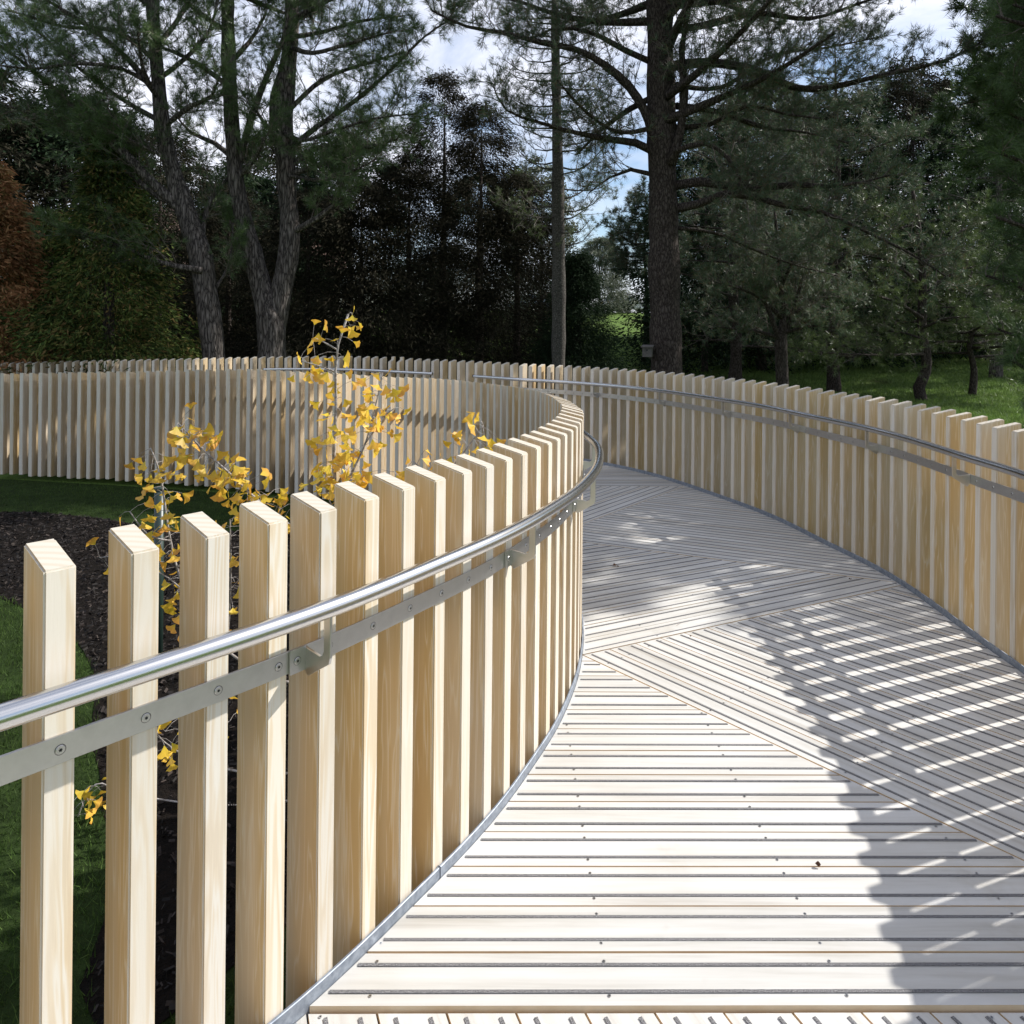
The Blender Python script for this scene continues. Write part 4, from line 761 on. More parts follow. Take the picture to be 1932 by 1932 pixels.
auto_pine('pine_tree', 'low bushy pine with light green tips near the right edge of the lawn', g1, 12.6, 20.4, 4.1, 1.0, 2.1, 28, 'needle_olive', 'bark_brown', (.14, 16, .009, .9), (.12, .18, .8, 5), tr=.1)
auto_pine('pine_tree', 'distant high-crowned pine in the gap left of the massive trunk', g1, 5.3, 30.0, 6.9, 3.3, 1.9, 34, 'needle_blue', 'bark_brown', (.20, 18, .016, .95), (.12, .2, .9, 5), tr=.13)
# pines beyond the right edge; they shade the middle of the boardwalk
gS = 'pines shading the boardwalk from the right'
def shade_pine(lab, x, y, h, hb, R, n, dn=.75):
    auto_pine('pine_tree', lab, gS, x, y, h, hb, R, n, 'needle_green', 'bark_brown', (.18, 26, .015, 1.0), (.12, .13, .72, 6), tr=.13, dens=dn)
shade_pine('pine beyond the right edge whose crown shades the bend of the boardwalk', 7.5, 7.85, 7.3, 3.9, 1.5, 26, .55)
shade_pine('pine in the middle of the shading row beyond the right edge', 8.1, 10.7, 7.9, 4.2, 1.5, 28)
shade_pine('tallest pine of the shading row, farthest beyond the right edge', 11.0, 14.6, 15.0, 8.0, 1.9, 26)

def spray_tree(name, label, group, x, y, h, R, nm, nclump=240, K=60, leaf=(.17, .05), power=.75, base=.02, flat=.55, tr=.14, sc=.36, lean=0, irregular=.25, trunkmat='bark_brown', cat='tree', column=0.0, hide_tr=False, hb=0.0):
    """conifer built from drooping sprays round a trunk"""
    z0 = float(gz(x, y)); root = thing(name, (x, y, z0), label, cat, group); WL[root.name] = Vector((x, y, z0))
    st = [(x, y, z0 - .1, tr), (x, y, z0 + h * .4, tr * .6), (x + lean, y, z0 + h * .93, .008)]
    part('trunk', trunk_mesh([st], 10), M[trunkmat], root)
    t = np.where(rng.random(nclump) < .16, rng.uniform(.72, 1.0, nclump), rng.beta(1.1, 1.6, nclump)) * (1 - base - hb) + base + hb; an = rng.uniform(0, 2 * math.pi, nclump)
    prof = np.where(t < .12, .8 + t * 1.6, (1 - t) ** power * (1 + column * (t - .12)))
    lob = 1 + irregular * np.sin(an * 3 + t * 9 + x) * np.sin(t * 23 + y) + rng.normal(size=nclump) * .10
    rr = R * prof * lob * rng.uniform(.45, 1.0, nclump) ** .45
    C = np.stack([x + lean * t + rr * np.cos(an), y + rr * np.sin(an), z0 + t * h], 1)
    outd = np.stack([np.cos(an), np.sin(an), np.full(nclump, -.35)], 1)
    s0 = sc * (1.15 - .7 * t) * R ** .4
    n = nclump * K; Cr = np.repeat(C, K, 0); Or = np.repeat(outd, K, 0); sr = np.repeat(s0, K)[:, None]
    off = rng.normal(size=(n, 3)) * np.array([1, 1, flat]) * sr * .62; along = rng.uniform(-.6, 1.0, (n, 1)); P = Cr + off + Or * along * sr * .6
    P[:, 2] = np.maximum(P[:, 2], z0 + .03)
    D = unit(Or + rng.normal(size=(n, 3)) * .55 + np.array([0, 0, -.15])); side = unit(np.cross(D, rdir(n))) * leaf[1] * .5 * rng.uniform(.6, 1.3, (n, 1))
    Lx = leaf[0] * rng.uniform(.6, 1.3, (n, 1)); V = np.stack([P - side * .35, P + D * Lx * .45 - side, P + D * Lx, P + D * Lx * .45 + side], 1).reshape(-1, 3)
    part('foliage', tri_mesh('foliage', V, np.arange(len(V)).reshape(-1, 4)), M[nm], root); return root
def at(u, d): p = W(u, 640, d); return p.x, p.y
gL = 'clipped-looking conifers left of the leaning pine'
x, y = at(10, 13.0); spray_tree('cypress_tree', 'rust-brown cypress cut off by the left edge of the picture', gL, x - .25, y, 4.7, 1.1, 'rust', 300, 95, (.12, .032), irregular=.45, sc=.25, flat=.8)
x, y = at(95, 14.0); spray_tree('cypress_tree', 'green cypress between the rusty one and the broad cone', gL, x, y, 4.0, .85, 'cypress', 150, 120, (.10, .022), irregular=.4)
x, y = at(205, 13.4); spray_tree('cypress_tree', 'broad cone-shaped green cypress left of the leaning pine', gL, x, y, 5.6, 1.45, 'cypress', 420, 100, (.12, .03), power=.85, irregular=.42, sc=.24, flat=.8)
x, y = at(350, 15.4); spray_tree('shrub', 'small bright green shrub peeping over the fence beside the leaning trunk', None, x, y, 1.55, .55, 'cypress', 70, 50, (.12, .04), cat='shrub')
gD = 'dark conifers behind the ginkgo'
for (u, dd, h, Rr, lab) in [(300, 19, 6.8, 2.3, 'dark conifer behind the broad green cone'), (430, 20, 5.6, 2.0, 'low dark conifer between the leaning and the forked trunks'), (580, 18.5, 5.2, 2.0, 'blackish conifer directly right of the forked trunk'), (680, 18, 5.4, 1.9, 'blackish conifer behind the tallest ginkgo shoot'),
        (770, 18.5, 6.2, 1.8, 'brown-black conifer between the ginkgo and the two pointed tops'), (835, 20, 8.8, 1.7, 'tall pointed dark conifer with the highest tip against the sky'), (905, 19, 7.6, 1.7, 'pointed dark conifer just right of the highest tip'), (975, 19.5, 5.9, 1.5, 'dark drooping conifer left of the slender pole-like pine')]:
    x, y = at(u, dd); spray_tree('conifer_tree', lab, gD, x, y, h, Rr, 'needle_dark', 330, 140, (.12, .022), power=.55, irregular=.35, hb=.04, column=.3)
x, y = at(1092, 17.5); spray_tree('spruce_tree', 'low dark spruce right behind the slender pole-like pine', None, x, y, 3.7, .98, 'spruce', 480, 130, (.10, .018), power=.8, irregular=.35)
x, y = at(1020, 30); spray_tree('poplar_tree', 'pale grey-green columnar tree rising far behind the dark spruce', None, x, y, 8.2, 1.25, 'poplar', 260, 110, (.09, .07), power=.35, irregular=.2, column=.5, hb=.05)
gF = 'far trees along the park edge'
fars = [(40, 24, 8.5, 3.0, 'needle_dark'), (180, 27, 9.5, 3.2, 'spruce'), (520, 30, 9.0, 3.4, 'needle_dark'), (660, 27, 8.5, 3.0, 'spruce'), (900, 38, 8.5, 3.2, 'spruce'), (1345, 40, 8.5, 2.6, 'spruce'), (1330, 27, 9.5, 2.6, 'spruce'), (1440, 30, 11.5, 3.2, 'needle_dark'), (1600, 29, 10.5, 3.2, 'spruce'), (1720, 33, 13, 3.4, 'needle_dark'), (1850, 30, 11.0, 3.3, 'spruce'), (2000, 28, 12, 3.3, 'spruce'), (1130, 60, 6.0, 2.6, 'poplar'), (-80, 20, 9, 2.8, 'needle_dark'), (360, 34, 8.0, 3.0, 'spruce'), (1425, 37, 11.5, 3.8, 'spruce'), (1530, 36, 12.5, 3.8, 'spruce'), (1665, 38, 13, 4.0, 'spruce'), (1790, 36, 13, 4.0, 'spruce'), (1920, 35, 13.5, 4.0, 'spruce'), (465, 25, 6.6, 2.4, 'spruce'), (120, 22, 8.6, 2.6, 'spruce')]
flabs = ['far dark conifer showing above the rusty cypress', 'far green-black conifer above the broad cone cypress', 'far dark tree glimpsed between the forked stems', 'far dark tree above the blackish conifers', 'far dark tree behind the pointed conifers', 'far dark tree mostly hidden by the massive trunk',
         'far dark tree just right of the massive trunk', 'far brown-black tree right of the massive trunk, behind the crooked limbs', 'far tree above the small forked pine', 'far tall dark tree above the crooked thin pine', 'far dark tree near the top right corner', 'far tree beyond the right edge of the picture',
         'low pale far tree under the patch of sky', 'far dark tree beyond the left edge of the picture', 'far tree behind the house roof', 'farthest dark conifer seen just right of the massive trunk', 'farthest dark conifer above the small forked pine', 'farthest dark conifer left of the crooked thin pine', 'farthest dark conifer behind the crooked thin pine', 'farthest dark conifer at the right edge', 'dark conifer seen through the fork of the forked pine', 'dark conifer between the rusty cypress and the leaning pine']
for (u, dd, h, Rr, mm), lab in zip(fars, flabs):
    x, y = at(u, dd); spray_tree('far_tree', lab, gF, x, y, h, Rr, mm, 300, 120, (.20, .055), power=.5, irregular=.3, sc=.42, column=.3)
# ---------------------------------------------------------------- ginkgo
def ginkgo():
    g0 = W(640, 930, 2.9); bx, by = g0.x + .02, g0.y
    root = thing('ginkgo_tree', (bx, by, -.3), 'young ginkgo with bright yellow fan leaves growing inside the fence loop', 'tree'); WL[root.name] = Vector((bx, by, -.3))
    D = 2.9
    def b(l, d0=D, d1=D): return px(l, d0, d1)
    main = [(bx, by, -.32, .016), (bx + .005, by, .1, .014)] + b([(634, 1250, .0125), (630, 1100, .011), (633, 950, .0095), (630, 860, .0085), (634, 770, .0075), (633, 700, .0065), (638, 650, .005), (657, 593, .003)], 2.9, 2.85)
    b2 = b([(636, 960, .008), (660, 900, .007), (688, 840, .006), (705, 780, .005), (722, 704, .003)], 2.9, 2.8)
    b3 = b([(630, 1080, .009), (585, 1030, .008), (548, 992, .0075), (480, 938, .007), (430, 890, .006), (385, 850, .005), (338, 800, .003)], 2.9, 2.7)
    b4 = b([(628, 1300, .009), (520, 1280, .008), (420, 1220, .007), (352, 1120, .0065), (322, 1020, .006), (303, 900, .005), (284, 845, .003)], 2.9, 2.75)
    b5 = b([(634, 1120, .008), (700, 1050, .007), (780, 960, .0065), (845, 890, .0055), (885, 840, .0045), (912, 802, .003)], 2.9, 2.95)
    b6 = b([(628, 1450, .008), (500, 1460, .007), (380, 1440, .006), (310, 1400, .004), (296, 1380, .003)], 2.9, 2.75)
    b7 = b([(628, 1500, .008), (430, 1520, .006), (250, 1500, .005), (180, 1480, .004), (140, 1560, .003)], 2.9, 2.8)
    b8 = b([(352, 1120, .005), (300, 1080, .004), (205, 1050, .003), (188, 1052, .0025)], 2.78, 2.75)
    b9 = b([(430, 1200, .005), (436, 1100, .004), (434, 980, .0035)], 2.85, 2.8)
    t1 = b([(629, 700, .0035), (600, 690, .0025), (565, 680, .002)]); t2 = b([(636, 660, .0035), (610, 645, .0025), (590, 640, .002)]); t3 = b([(688, 838, .0035), (730, 780, .003), (745, 770, .002)], 2.82, 2.8)
    t4 = b([(322, 1020, .0035), (280, 1010, .003), (245, 965, .002)], 2.76, 2.74); t5 = b([(800, 930, .0035), (795, 885, .003), (780, 870, .002)], 2.93, 2.93); t6 = b([(640, 1000, .0035), (625, 960, .003), (620, 930, .002)], 2.85, 2.8)
    sc_ = lambda l, k=.62: [(a_, c_, d_, e_ * k) for a_, c_, d_, e_ in l]
    main = sc_(main, .75); b2, b3, b4, b5, b6, b7, b8, b9 = [sc_(q) for q in (b2, b3, b4, b5, b6, b7, b8, b9)]
    limbs = [b2, b3, b4, b5, b6, b7, b8, b9, t1, t2, t3, t4, t5, t6]
    part('trunk', trunk_mesh([main], 10, .08), M['bark_pale'], root)
    bb = MB()
    for l in limbs:
        Q = spline(l, .03); bb.tube([tuple(q[:3]) for q in Q], [max(.0012, q[3] * random.uniform(.9, 1.12)) for q in Q], 7, 0, True, .06)
    LV = []; LF = []; LT = []; n = 0; pet = []
    def leaf(base, dr, up, s):
        nonlocal n
        """fan leaf: base point, growing direction, surface normal, size"""
        dr = unit(dr); sd = unit(np.cross(dr, up)); nn = np.cross(sd, dr); K = 9; half = random.uniform(.66, .92); notch = random.uniform(.0, .22)
        pts = [base]; tone = [random.uniform(.0, .3)]; tb = random.uniform(.25, .8)
        fold = random.uniform(-.2, .25)
        for ring, rr in ((0, .55), (1, 1.0)):
            for k in range(K):
                hw = half * (.72 if ring == 0 else 1.0); a = -hw + 2 * hw * k / (K - 1); r = s * rr
                if ring == 1: r *= (1 - notch * math.exp(-(a / .14) ** 2)) * (1 + random.uniform(-.045, .045))
                bend = fold * abs(a) * r + math.sin(a * 6 + fold * 9) * .04 * r
                pts.append(base + dr * math.cos(a) * r + sd * math.sin(a) * r + nn * bend)
                tone.append(min(1, tb + (.0 if ring == 0 else random.uniform(.0, .25))))
        f = [(0, 1 + k, 2 + k, 2 + k) for k in range(K - 1)] + [(1 + k, 1 + K + k, 2 + K + k, 2 + k) for k in range(K - 1)]
        LV.extend(pts); LT.extend(tone); LF.extend([[i + n for i in q] for q in f]); n += len(pts)
    def cluster(p, t, cnt, s=1.0):
        for _ in range(cnt):
            a = rng.normal(size=3); a = a - t * np.dot(a, t) * .8; a = unit(a); a = unit(a + np.array([0, 0, random.uniform(-.5, .5)]))
            L = random.uniform(.03, .08) * s; q1 = p + a * L * .5 + np.array([0, 0, .006]); q2 = p + a * L + np.array([0, 0, -.004 * random.random()])
            pet.append(([p, q1, q2], [.0011, .0009, .0008]))
            g_ = unit(a * .8 + np.array([0, 0, random.uniform(-1.3, .1)]) + rng.normal(size=3) * .25)
            up = unit(rng.normal(size=3) * .55 + np.array([.3, -.9, .35])); leaf(q2, g_, up, random.uniform(.029, .046) * s)
    def dress(l, sp, c, f0=0.0, s=1.0, vmax=None):
        Q = spline(l, .01); dd = 0
        for i in range(1, len(Q) - 1):
            if i / len(Q) < f0: continue
            dd += np.linalg.norm(Q[i, :3] - Q[i - 1, :3])
            if dd > sp: dd = 0; cluster(Q[i, :3], unit(Q[i + 1, :3] - Q[i - 1, :3]), c + (random.random() < .4), s)
        cluster(Q[-1, :3], unit(Q[-1, :3] - Q[-2, :3]), 2, s)
    dress(main, .024, 2, .58, .95); dress(b2, .021, 3, .08); dress(b3, .0165, 4, .30, 1.0); dress(b4, .024, 3, .40); dress(b5, .026, 3, .42)
    dress(b6, .05, 3, .62); dress(b7, .05, 2, .7); dress(b8, .045, 2, .6); dress(b9, .035, 3, .3)
    for t_ in (t1, t2, t3, t4, t5, t6): dress(t_, .035, 2, .3)
    # the leafy foot of the tallest shoot
    for u, v in [(610, 900), (625, 915), (650, 905), (670, 890), (600, 880), (690, 900), (640, 880), (505, 935), (530, 960), (455, 950), (430, 925), (330, 1070), (345, 1095), (318, 1095), (310, 1060), (436, 1310), (434, 1360), (306, 1415), (312, 1380), (160, 1510), (170, 1545), (148, 1500), (780, 880), (740, 890)]:
        p = W(u, v, 2.82); cluster(np.array(p), np.array([0, 0, 1.0]), 3)
    V, F = minitubes(pet, 3); o = len(bb.v)
    bb.add(V, F.tolist()); part('branches', bb.mesh('branches', True), M['bark_pale'], root)
    me = bpy.data.meshes.new('leaves'); me.from_pydata([tuple(v) for v in LV], [], [tuple(dict.fromkeys(f)) for f in LF])
    a = me.attributes.new('tone', 'FLOAT', 'POINT'); a.data.foreach_set('value', np.array(LT, dtype=np.float32)); me.update()
    part('leaves', me, M['ginkgo'], root)
ginkgo()
# tree stake
M['stake'] = simple('dark_green_stake_paint', (0.018, 0.035, 0.028), 0.4)
p = W(301, 920, 3.9); root = thing('tree_stake', (p.x, p.y, -.32), 'dark green round stake standing behind the left ginkgo branch', 'stake'); WL[root.name] = Vector((p.x, p.y, -.32))
b = MB(); b.tube([(p.x, p.y, -.35), (p.x, p.y, p.z - .01)], .024, 20); part('post', b.mesh('post', True), M['stake'], root)
b = MB(); b.tube([(p.x, p.y, p.z - .012), (p.x, p.y, p.z), (p.x, p.y, p.z + .004)], [.0262, .0262, .021], 20); part('cap', b.mesh('cap', True), M['stake'], root)

# ---------------------------------------------------------------- mulch, grass, litter
loop = [(r[0] - r[2] * .1, r[1] - r[3] * .1) for r in IN]
def mulch_poly():
    pts = []
    for u, v in [(-150, 985), (0, 968), (120, 972), (230, 985), (300, 1000), (420, 1010), (520, 990), (640, 985), (740, 1000), (800, 1060)]:
        X = u - 966 + .0095 * (v - 966); Y = v - .0095 * (u - 966); dd = 1400 * (EYE + .3) / (Y - 622.3); pts.append((X / 1400 * dd, dd))
    pts += [(-.25, 3.3), (-.55, 2.5), (-1.02, 1.85), (-1.18, 2.1), (-1.36, 2.6), (-1.72, 3.1), (-2.25, 4.0), (-3.2, 4.9), (-4.8, 5.6), (-6.0, 6.0)]
    return pts
MP = mulch_poly()
m = simple('shaded_mulch', (0.006, 0.005, 0.004), 0.95, noise=(35, (0.018, 0.013, 0.010), 0.35, 0.75), bumps=(60, 1.0, 0.03), spec=.1)  # bed colour darkened to carry the shade lying on it
MPs = [tuple(q[:2]) for q in spline([(x, y, 0) for x, y in MP + MP[:1]], .3)]
bm = bmesh.new(); vs = [bm.verts.new((x + random.uniform(-.03, .03), y + random.uniform(-.03, .03), -.292)) for x, y in MPs[:-1]]; f = bm.faces.new(vs); bmesh.ops.triangulate(bm, faces=[f])
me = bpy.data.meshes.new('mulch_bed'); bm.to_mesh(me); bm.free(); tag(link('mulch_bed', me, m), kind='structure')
gm = simple('garden_soil_shaded', (0.016, 0.026, 0.008), 0.95, noise=(9, (0.03, 0.05, 0.014), 0.35, 0.65), bumps=(50, .8, .02), spec=.05)  # darker sheet over the ground, with the garden's shade in its colour
GL = [tuple(q) for q in loop] + [(-6.6, 8.6), (-8.2, 6.5), (-7.5, 3.0), (-5.0, 1.2), (-3.4, .2), (-1.9, .2)]
bm = bmesh.new(); vs = [bm.verts.new((x, y, -.2958)) for x, y in GL]; f = bm.faces.new(vs); bmesh.ops.triangulate(bm, faces=[f])
bmesh.ops.recalc_face_normals(bm, faces=bm.faces)
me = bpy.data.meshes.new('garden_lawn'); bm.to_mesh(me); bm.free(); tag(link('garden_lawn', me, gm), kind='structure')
def scatter(poly, n, vis=None):
    P = np.array(poly); lo, hi = P.min(0), P.max(0); q = rng.uniform(lo, hi, (n, 2))
    x, y = q[:, 0], q[:, 1]; r = np.zeros(n, bool); j = len(P) - 1
    for i in range(len(P)):
        xi, yi, xj, yj = P[i, 0], P[i, 1], P[j, 0], P[j, 1]
        c = ((yi > y) != (yj > y)) & (x < (xj - xi) * (y - yi) / (yj - yi + 1e-12) + xi); r ^= c; j = i
    return q[r]
def chips():
    q = scatter(MPs, 42000); n = len(q); P = np.column_stack([q, -.285 + rng.uniform(0, .012, n)])
    D = rdir(n); D[:, 2] *= .35; D = unit(D); L = rng.uniform(.010, .035, (n, 1)); s = unit(np.cross(D, rdir(n))) * L * rng.uniform(.2, .45, (n, 1))
    V = np.stack([P - D * L * .5 - s * .5, P + D * L * .5 - s * .4, P + D * L * .55 + s * .5, P - D * L * .45 + s * .45], 1).reshape(-1, 3)
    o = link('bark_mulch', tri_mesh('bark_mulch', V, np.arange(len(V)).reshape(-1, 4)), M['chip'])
    tag(o, 'bark mulch spread round the ginkgo, darkened by shade painted into its colour', 'mulch', kind='stuff')
chips()
def inpoly(q, poly):
    P = np.array(poly); x, y = q[:, 0], q[:, 1]; r = np.zeros(len(q), bool); j = len(P) - 1
    for i in range(len(P)):
        xi, yi, xj, yj = P[i, 0], P[i, 1], P[j, 0], P[j, 1]
        r ^= ((yi > y) != (yj > y)) & (x < (xj - xi) * (y - yi) / (yj - yi + 1e-12) + xi); j = i
    return r
def grass():
    VV = []
    garden = loop + [(-6.6, 8.2), (-7.0, 5.0), (-5.0, 2.0), (-3.4, .8), (-1.6, .7)]
    q = scatter(garden, 330000); q = q[~inpoly(q, MPs)]
    # thin out with distance, keep only what the loop shows
    dist = np.hypot(q[:, 0], q[:, 1]); q = q[rng.random(len(q)) < np.clip(1.25 - dist / 9, .3, 1)]
    def blades(q, h, w, z):
        n = len(q); P = np.column_stack([q, z]); D = rng.normal(size=(n, 3)) * .38; D[:, 2] = 1; D = unit(D); H = h * rng.uniform(.5, 1.2, (n, 1))
        s = unit(np.cross(D, rdir(n))) * w * .5; b2 = rng.normal(size=(n, 3)) * H * .25; b2[:, 2] = 0
        return np.stack([P - s, P + s, P + D * H + b2], 1).reshape(-1, 3)
    VV.append(blades(q, .045, .0045, gz(q[:, 0], q[:, 1]) - .002))
    V = np.vstack(VV); o = link('garden_grass', tri_mesh('garden_grass', V, np.arange(len(V)).reshape(-1, 3)), M['grass_shade']); tag(o, 'lawn grass inside the fence loop, shade put into its colour', 'grass', kind='stuff'); VV = []
    n = 230000; dd = 9 + 30 * rng.random(n) ** 1.5; uu = rng.uniform(940, 2020, n); q = np.column_stack([(uu - 966) / 1400 * dd, dd])
    VV.append(blades(q, .10, .016, gz(q[:, 0], q[:, 1])))
    V = np.vstack(VV); o = link('grass', tri_mesh('grass', V, np.arange(len(V)).reshape(-1, 3)), M['grass']); tag(o, 'short bright green lawn grass beyond the outer fence', 'grass', kind='stuff')
grass()
def litter():
    reg = [tuple(p) for p in region]; q = scatter(reg, 900); q = q[(q[:, 1] < 8)]; q = q[rng.random(len(q)) < .10]; n = len(q)
    P = np.column_stack([q, np.full(n, .004)]); a = rng.uniform(0, 6.3, n); D = np.stack([np.cos(a), np.sin(a), rng.uniform(-.02, .05, n)], 1); L = rng.uniform(.02, .07, (n, 1)); s = np.stack([-np.sin(a), np.cos(a), np.zeros(n)], 1) * .0007
    bend = s / .0007 * L * rng.uniform(-.2, .2, (n, 1))
    V = np.stack([P - s, P + s, P + D * L * .5 + bend + s, P + D * L * .5 + bend - s, P + D * L - s * .3, P + D * L + s * .3], 1).reshape(-1, 3); i = np.arange(n)[:, None] * 6
    F = np.vstack([i + np.array([[0, 1, 2, 3]]), i + np.array([[3, 2, 5, 4]])])
    o = link('pine_needles', tri_mesh('pine_needles', V, F), M['dead_needle']); tag(o, 'brown pine needles scattered over the deck boards', 'needles', kind='stuff')
M['dead_needle'] = simple('dead_needle', (0.16, 0.085, 0.045), 0.8)
litter()
M['dead_leaf'] = simple('dead_brown_leaf', (0.10, 0.045, 0.02), 0.8)
def fallen(u, v, s, lab):
    X = u - 966 + .0095 * (v - 966); Y = v - .0095 * (u - 966); dd = 1400 * EYE / (Y - 622.3); x, y = X / 1400 * dd, dd
    a0 = random.uniform(0, 6); b = MB(); V = [(0, 0, .004)]
    for k in range(9):
        a = a0 + k * 2 * math.pi / 9; r = s * random.uniform(.55, 1.0); V.append((r * math.cos(a), r * .7 * math.sin(a), .004 + random.uniform(0, .012)))
    b.add(V, [(0, 1 + k, 1 + (k + 1) % 9) for k in range(9)]); o = link('fallen_leaf', b.mesh('fallen_leaf'), M['dead_leaf']); o.location = (x, y, 0); tag(o, lab, 'leaf', 'dead leaves on the deck')
fallen(1160, 1068, .020, 'larger brown dead leaf in the middle of the shaded deck'); fallen(1166, 1071, .009, 'tiny brown leaf scrap beside the larger dead leaf')
fallen(1543, 1637, .012, 'dark dead leaf scrap lying on a board gap near the shadow edge'); fallen(1604, 1094, .012, 'reddish leaf scrap on the deck by the right fence'); fallen(1303, 1203, .008, 'tiny dark leaf scrap on the sunlit diagonal boards')

# ---------------------------------------------------------------- bird box on the massive trunk, house, cars
def local(root, name, b, m, parent=None, smooth=False):
    me = b.mesh(name, smooth); me2 = link(name, me, m); me2.parent = parent or root; return me2
M['greywood'] = simple('weathered_grey_wood', (0.07, 0.062, 0.055), 0.85, noise=(25, (0.12, 0.11, 0.10), 0.35, 0.65))
p = W(1222, 664, 12.75); bx = thing('nest_box', p, 'small weathered wooden nest box fixed to the left side of the massive trunk', 'nest box'); bx.rotation_euler = (0, 0, -.35)
b = MB(); b.box((0, 0, 0), (.16, .15, .17)); local(bx, 'box', b, M['greywood'])
b = MB(); b.box((0, -.015, .098), (.20, .20, .018), Matrix.Rotation(.16, 3, 'X')); local(bx, 'roof', b, M['greywood'])
b = MB(); V = [(.017 * math.cos(k), -.0765, .03 + .017 * math.sin(k)) for k in np.linspace(0, 2 * math.pi, 15)[:-1]]; b.add(V, [tuple(range(14))]); local(bx, 'entrance_hole', b, M['screw_dark'])
b = MB(); b.box((.03, .085, 0), (.05, .012, .22)); local(bx, 'back_board', b, M['greywood'])

def house():
    x, y = at(440, 33); z = float(gz(x, y)); h = thing('house', (x, y, z), 'brown tiled house glimpsed between the leaning and the forked trunks', 'house'); h.rotation_euler = (0, 0, .25)
    brick = simple('red_brown_brick', (0.22, 0.13, 0.09), 0.9, noise=(14, (0.30, 0.19, 0.14), .4, .6)); tile, t, bb = mat('brown_roof_tiles'); bb.inputs['Roughness'].default_value = .9
    tc = N(t, 'ShaderNodeTexCoord'); br = N(t, 'ShaderNodeTexBrick', i_Scale=3.2); br.inputs['Color1'].default_value = (.24, .15, .12, 1); br.inputs['Color2'].default_value = (.33, .22, .18, 1); br.inputs['Mortar'].default_value = (.07, .05, .04, 1)
    LK(t, tc, 'Object', br, 'Vector'); LK(t, br, 'Color', bb, 'Base Color'); white = simple('white_window_frame', (.7, .7, .68), .5); glass = simple('dark_window_glass', (.03, .035, .04), .08)
    b = MB(); b.box((0, 0, 1.6), (9, 7, 3.4)); b.add([(-4.5, -3.5, 3.3), (-4.5, 3.5, 3.3), (-4.5, 0, 5.7), (4.5, -3.5, 3.3), (4.5, 3.5, 3.3), (4.5, 0, 5.7)], [(0, 1, 2), (5, 4, 3)]); local(h, 'wall', b, brick)
    b = MB(); s = .68
    for sg in (-1, 1):
        L = math.hypot(3.95, 2.75); b.box((0, sg * 1.93, 4.58), (9.6, L, .12), Matrix.Rotation(-sg * math.atan2(2.75, 3.95), 3, 'X'))
    rf = local(h, 'roof', b, tile)
    b = MB(); b.box((2.4, .3, 6.0), (.8, .6, 1.6)); local(h, 'chimney', b, brick, rf)
    for wx in (-2.8, 0, 2.8):
        b = MB(); b.box((wx, -3.53, 1.8), (1.4, .10, 1.3)); w = local(h, 'window', b, white)
        for q in (-.33, .33): b = MB(); b.box((wx + q, -3.59, 1.8), (.58, .02, 1.12)); local(h, 'pane', b, glass, w)
house()
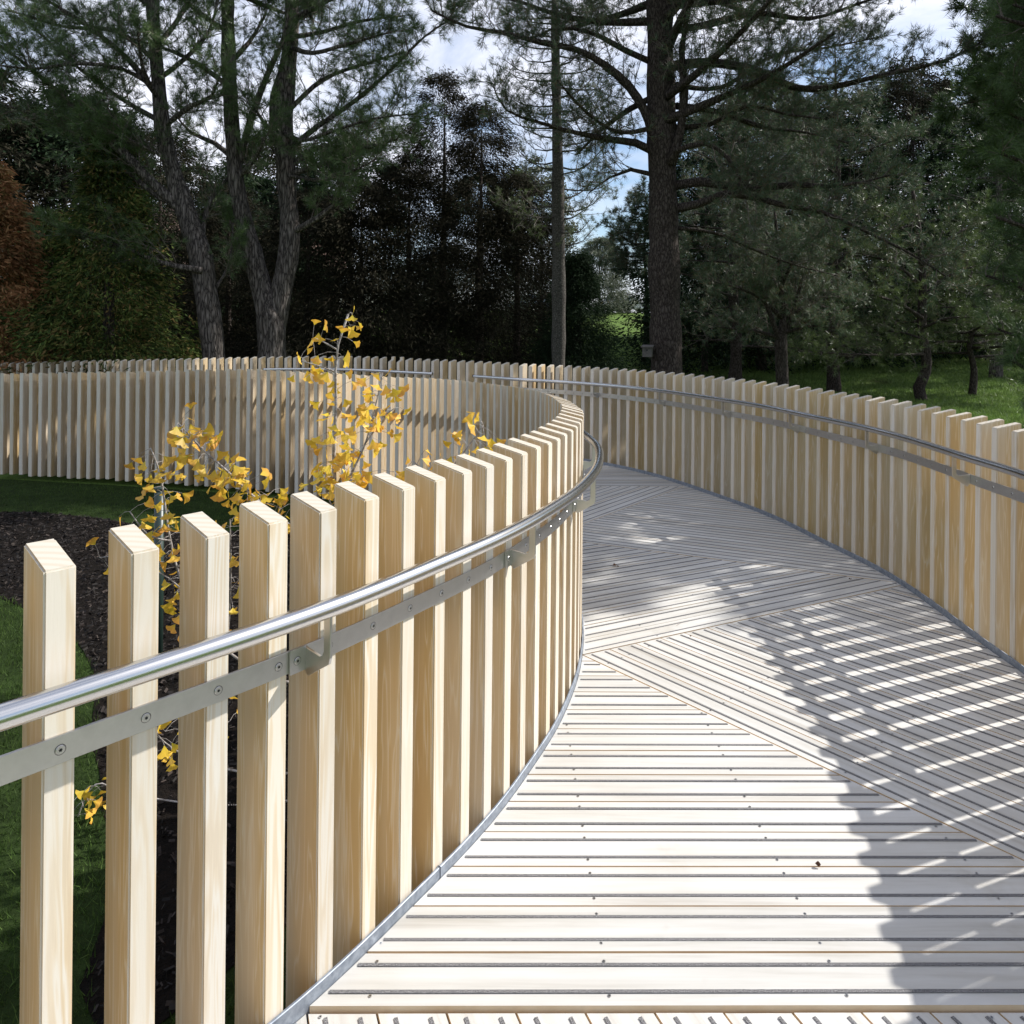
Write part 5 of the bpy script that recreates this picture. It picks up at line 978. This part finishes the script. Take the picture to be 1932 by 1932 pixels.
def car(u, d, rz, col, lab):
    x, y = at(u, d); z = float(gz(x, y)); c = thing('parked_car', (x, y, z), lab, 'car', 'cars parked beyond the trees'); c.rotation_euler = (0, 0, rz)
    paint = simple('car_paint', col, .25); paint.node_tree.nodes['Principled BSDF'].inputs['Coat Weight'].default_value = .8
    glass = simple('car_glass', (.10, .14, .18), .06, spec=.8); tyre = simple('tyre_rubber', (.02, .02, .02), .85); rim = simple('alloy_rim', (.5, .5, .5), .35, .9); lamp = simple('lamp_lens', (.7, .35, .05), .2); head = simple('headlamp_lens', (.75, .78, .8), .15)
    prof = [(-2.1, .35), (-2.15, .75), (-2.0, .98), (-1.75, 1.02), (2.0, .62), (2.08, .35)]
    low = [(-2.1, .30), (-2.16, .62), (-2.08, .92), (-1.2, .97), (.9, .93), (1.75, .78), (2.08, .60), (2.1, .30)]
    up = [(-2.0, .92), (-1.65, 1.38), (-.9, 1.47), (.15, 1.44), (.95, .93)]
    def loft(pr, w0, w1, z0, z1, m, name, par=None):
        b = MB(); k = len(pr); f = lambda zz: w0 + (w1 - w0) * max(0, min(1, (zz - z0) / (z1 - z0)))
        V = [(px_, -f(zz), zz) for px_, zz in pr] + [(px_, f(zz), zz) for px_, zz in pr]
        b.add(V, [tuple(range(k)), tuple(reversed(range(k, 2 * k)))] + [(i, i + k, (i + 1) % k + k, (i + 1) % k) for i in range(k)]); o = local(c, name, b, m, par)
        bm = bmesh.new(); bm.from_mesh(o.data); bmesh.ops.recalc_face_normals(bm, faces=bm.faces); bm.to_mesh(o.data); bm.free(); bevel(o, .06, 3); return o
    body = loft(low, .88, .82, .5, .95, paint, 'body'); cab = loft(up, .80, .60, .92, 1.46, paint, 'cabin')
    for sg in (-1, 1):
        for q in ([(-1.62, .98), (-1.42, 1.32), (-.75, 1.38), (-.75, .98)], [(-.65, .98), (-.65, 1.39), (.1, 1.36), (.68, .98)]):
            b = MB(); f = lambda zz: (.80 + (.60 - .80) * (zz - .92) / .54) + .012; V = [(a, sg * f(zz), zz) for a, zz in q]; b.add(V, [tuple(range(4)) if sg > 0 else tuple(reversed(range(4)))]); local(c, 'side_window', b, glass)
    b = MB(); b.add([(.24, -.56, 1.41), (.24, .56, 1.41), (.95, .70, .98), (.95, -.70, .98)], [(0, 1, 2, 3)]); b.v[-1][:, 0] += .02; local(c, 'windscreen', b, glass)
    b = MB(); b.add([(-1.72, -.56, 1.36), (-1.72, .56, 1.36), (-2.01, .68, 1.0), (-2.01, -.68, 1.0)], [(3, 2, 1, 0)]); b.v[-1][:, 0] -= .02; local(c, 'rear_window', b, glass)
    for sx in (-1.35, 1.3):
        for sg in (-1, 1):
            b = MB(); b.tube([(sx, sg * .72, .31), (sx, sg * .90, .31)], .31, 20); w = local(c, 'wheel', b, tyre)
            b = MB(); b.tube([(sx, sg * .89, .31), (sx, sg * .912, .31)], .20, 14); local(c, 'rim', b, rim, w)
    for sg in (-1, 1):
        b = MB(); b.box((2.04, sg * .62, .68), (.10, .30, .13)); local(c, 'headlight', b, head); b = MB(); b.box((-2.12, sg * .68, .80), (.08, .22, .22)); local(c, 'tail_light', b, lamp)
        b = MB(); b.box((.62, sg * .92, 1.0), (.12, .16, .12)); local(c, 'mirror', b, paint)
car(1004, 62, 2.6, (.45, .55, .68), 'pale blue parked car glimpsed left of the slender pine')
car(1186, 62, .25, (.75, .76, .78), 'white parked car glimpsed between the dark spruce and the massive trunk')
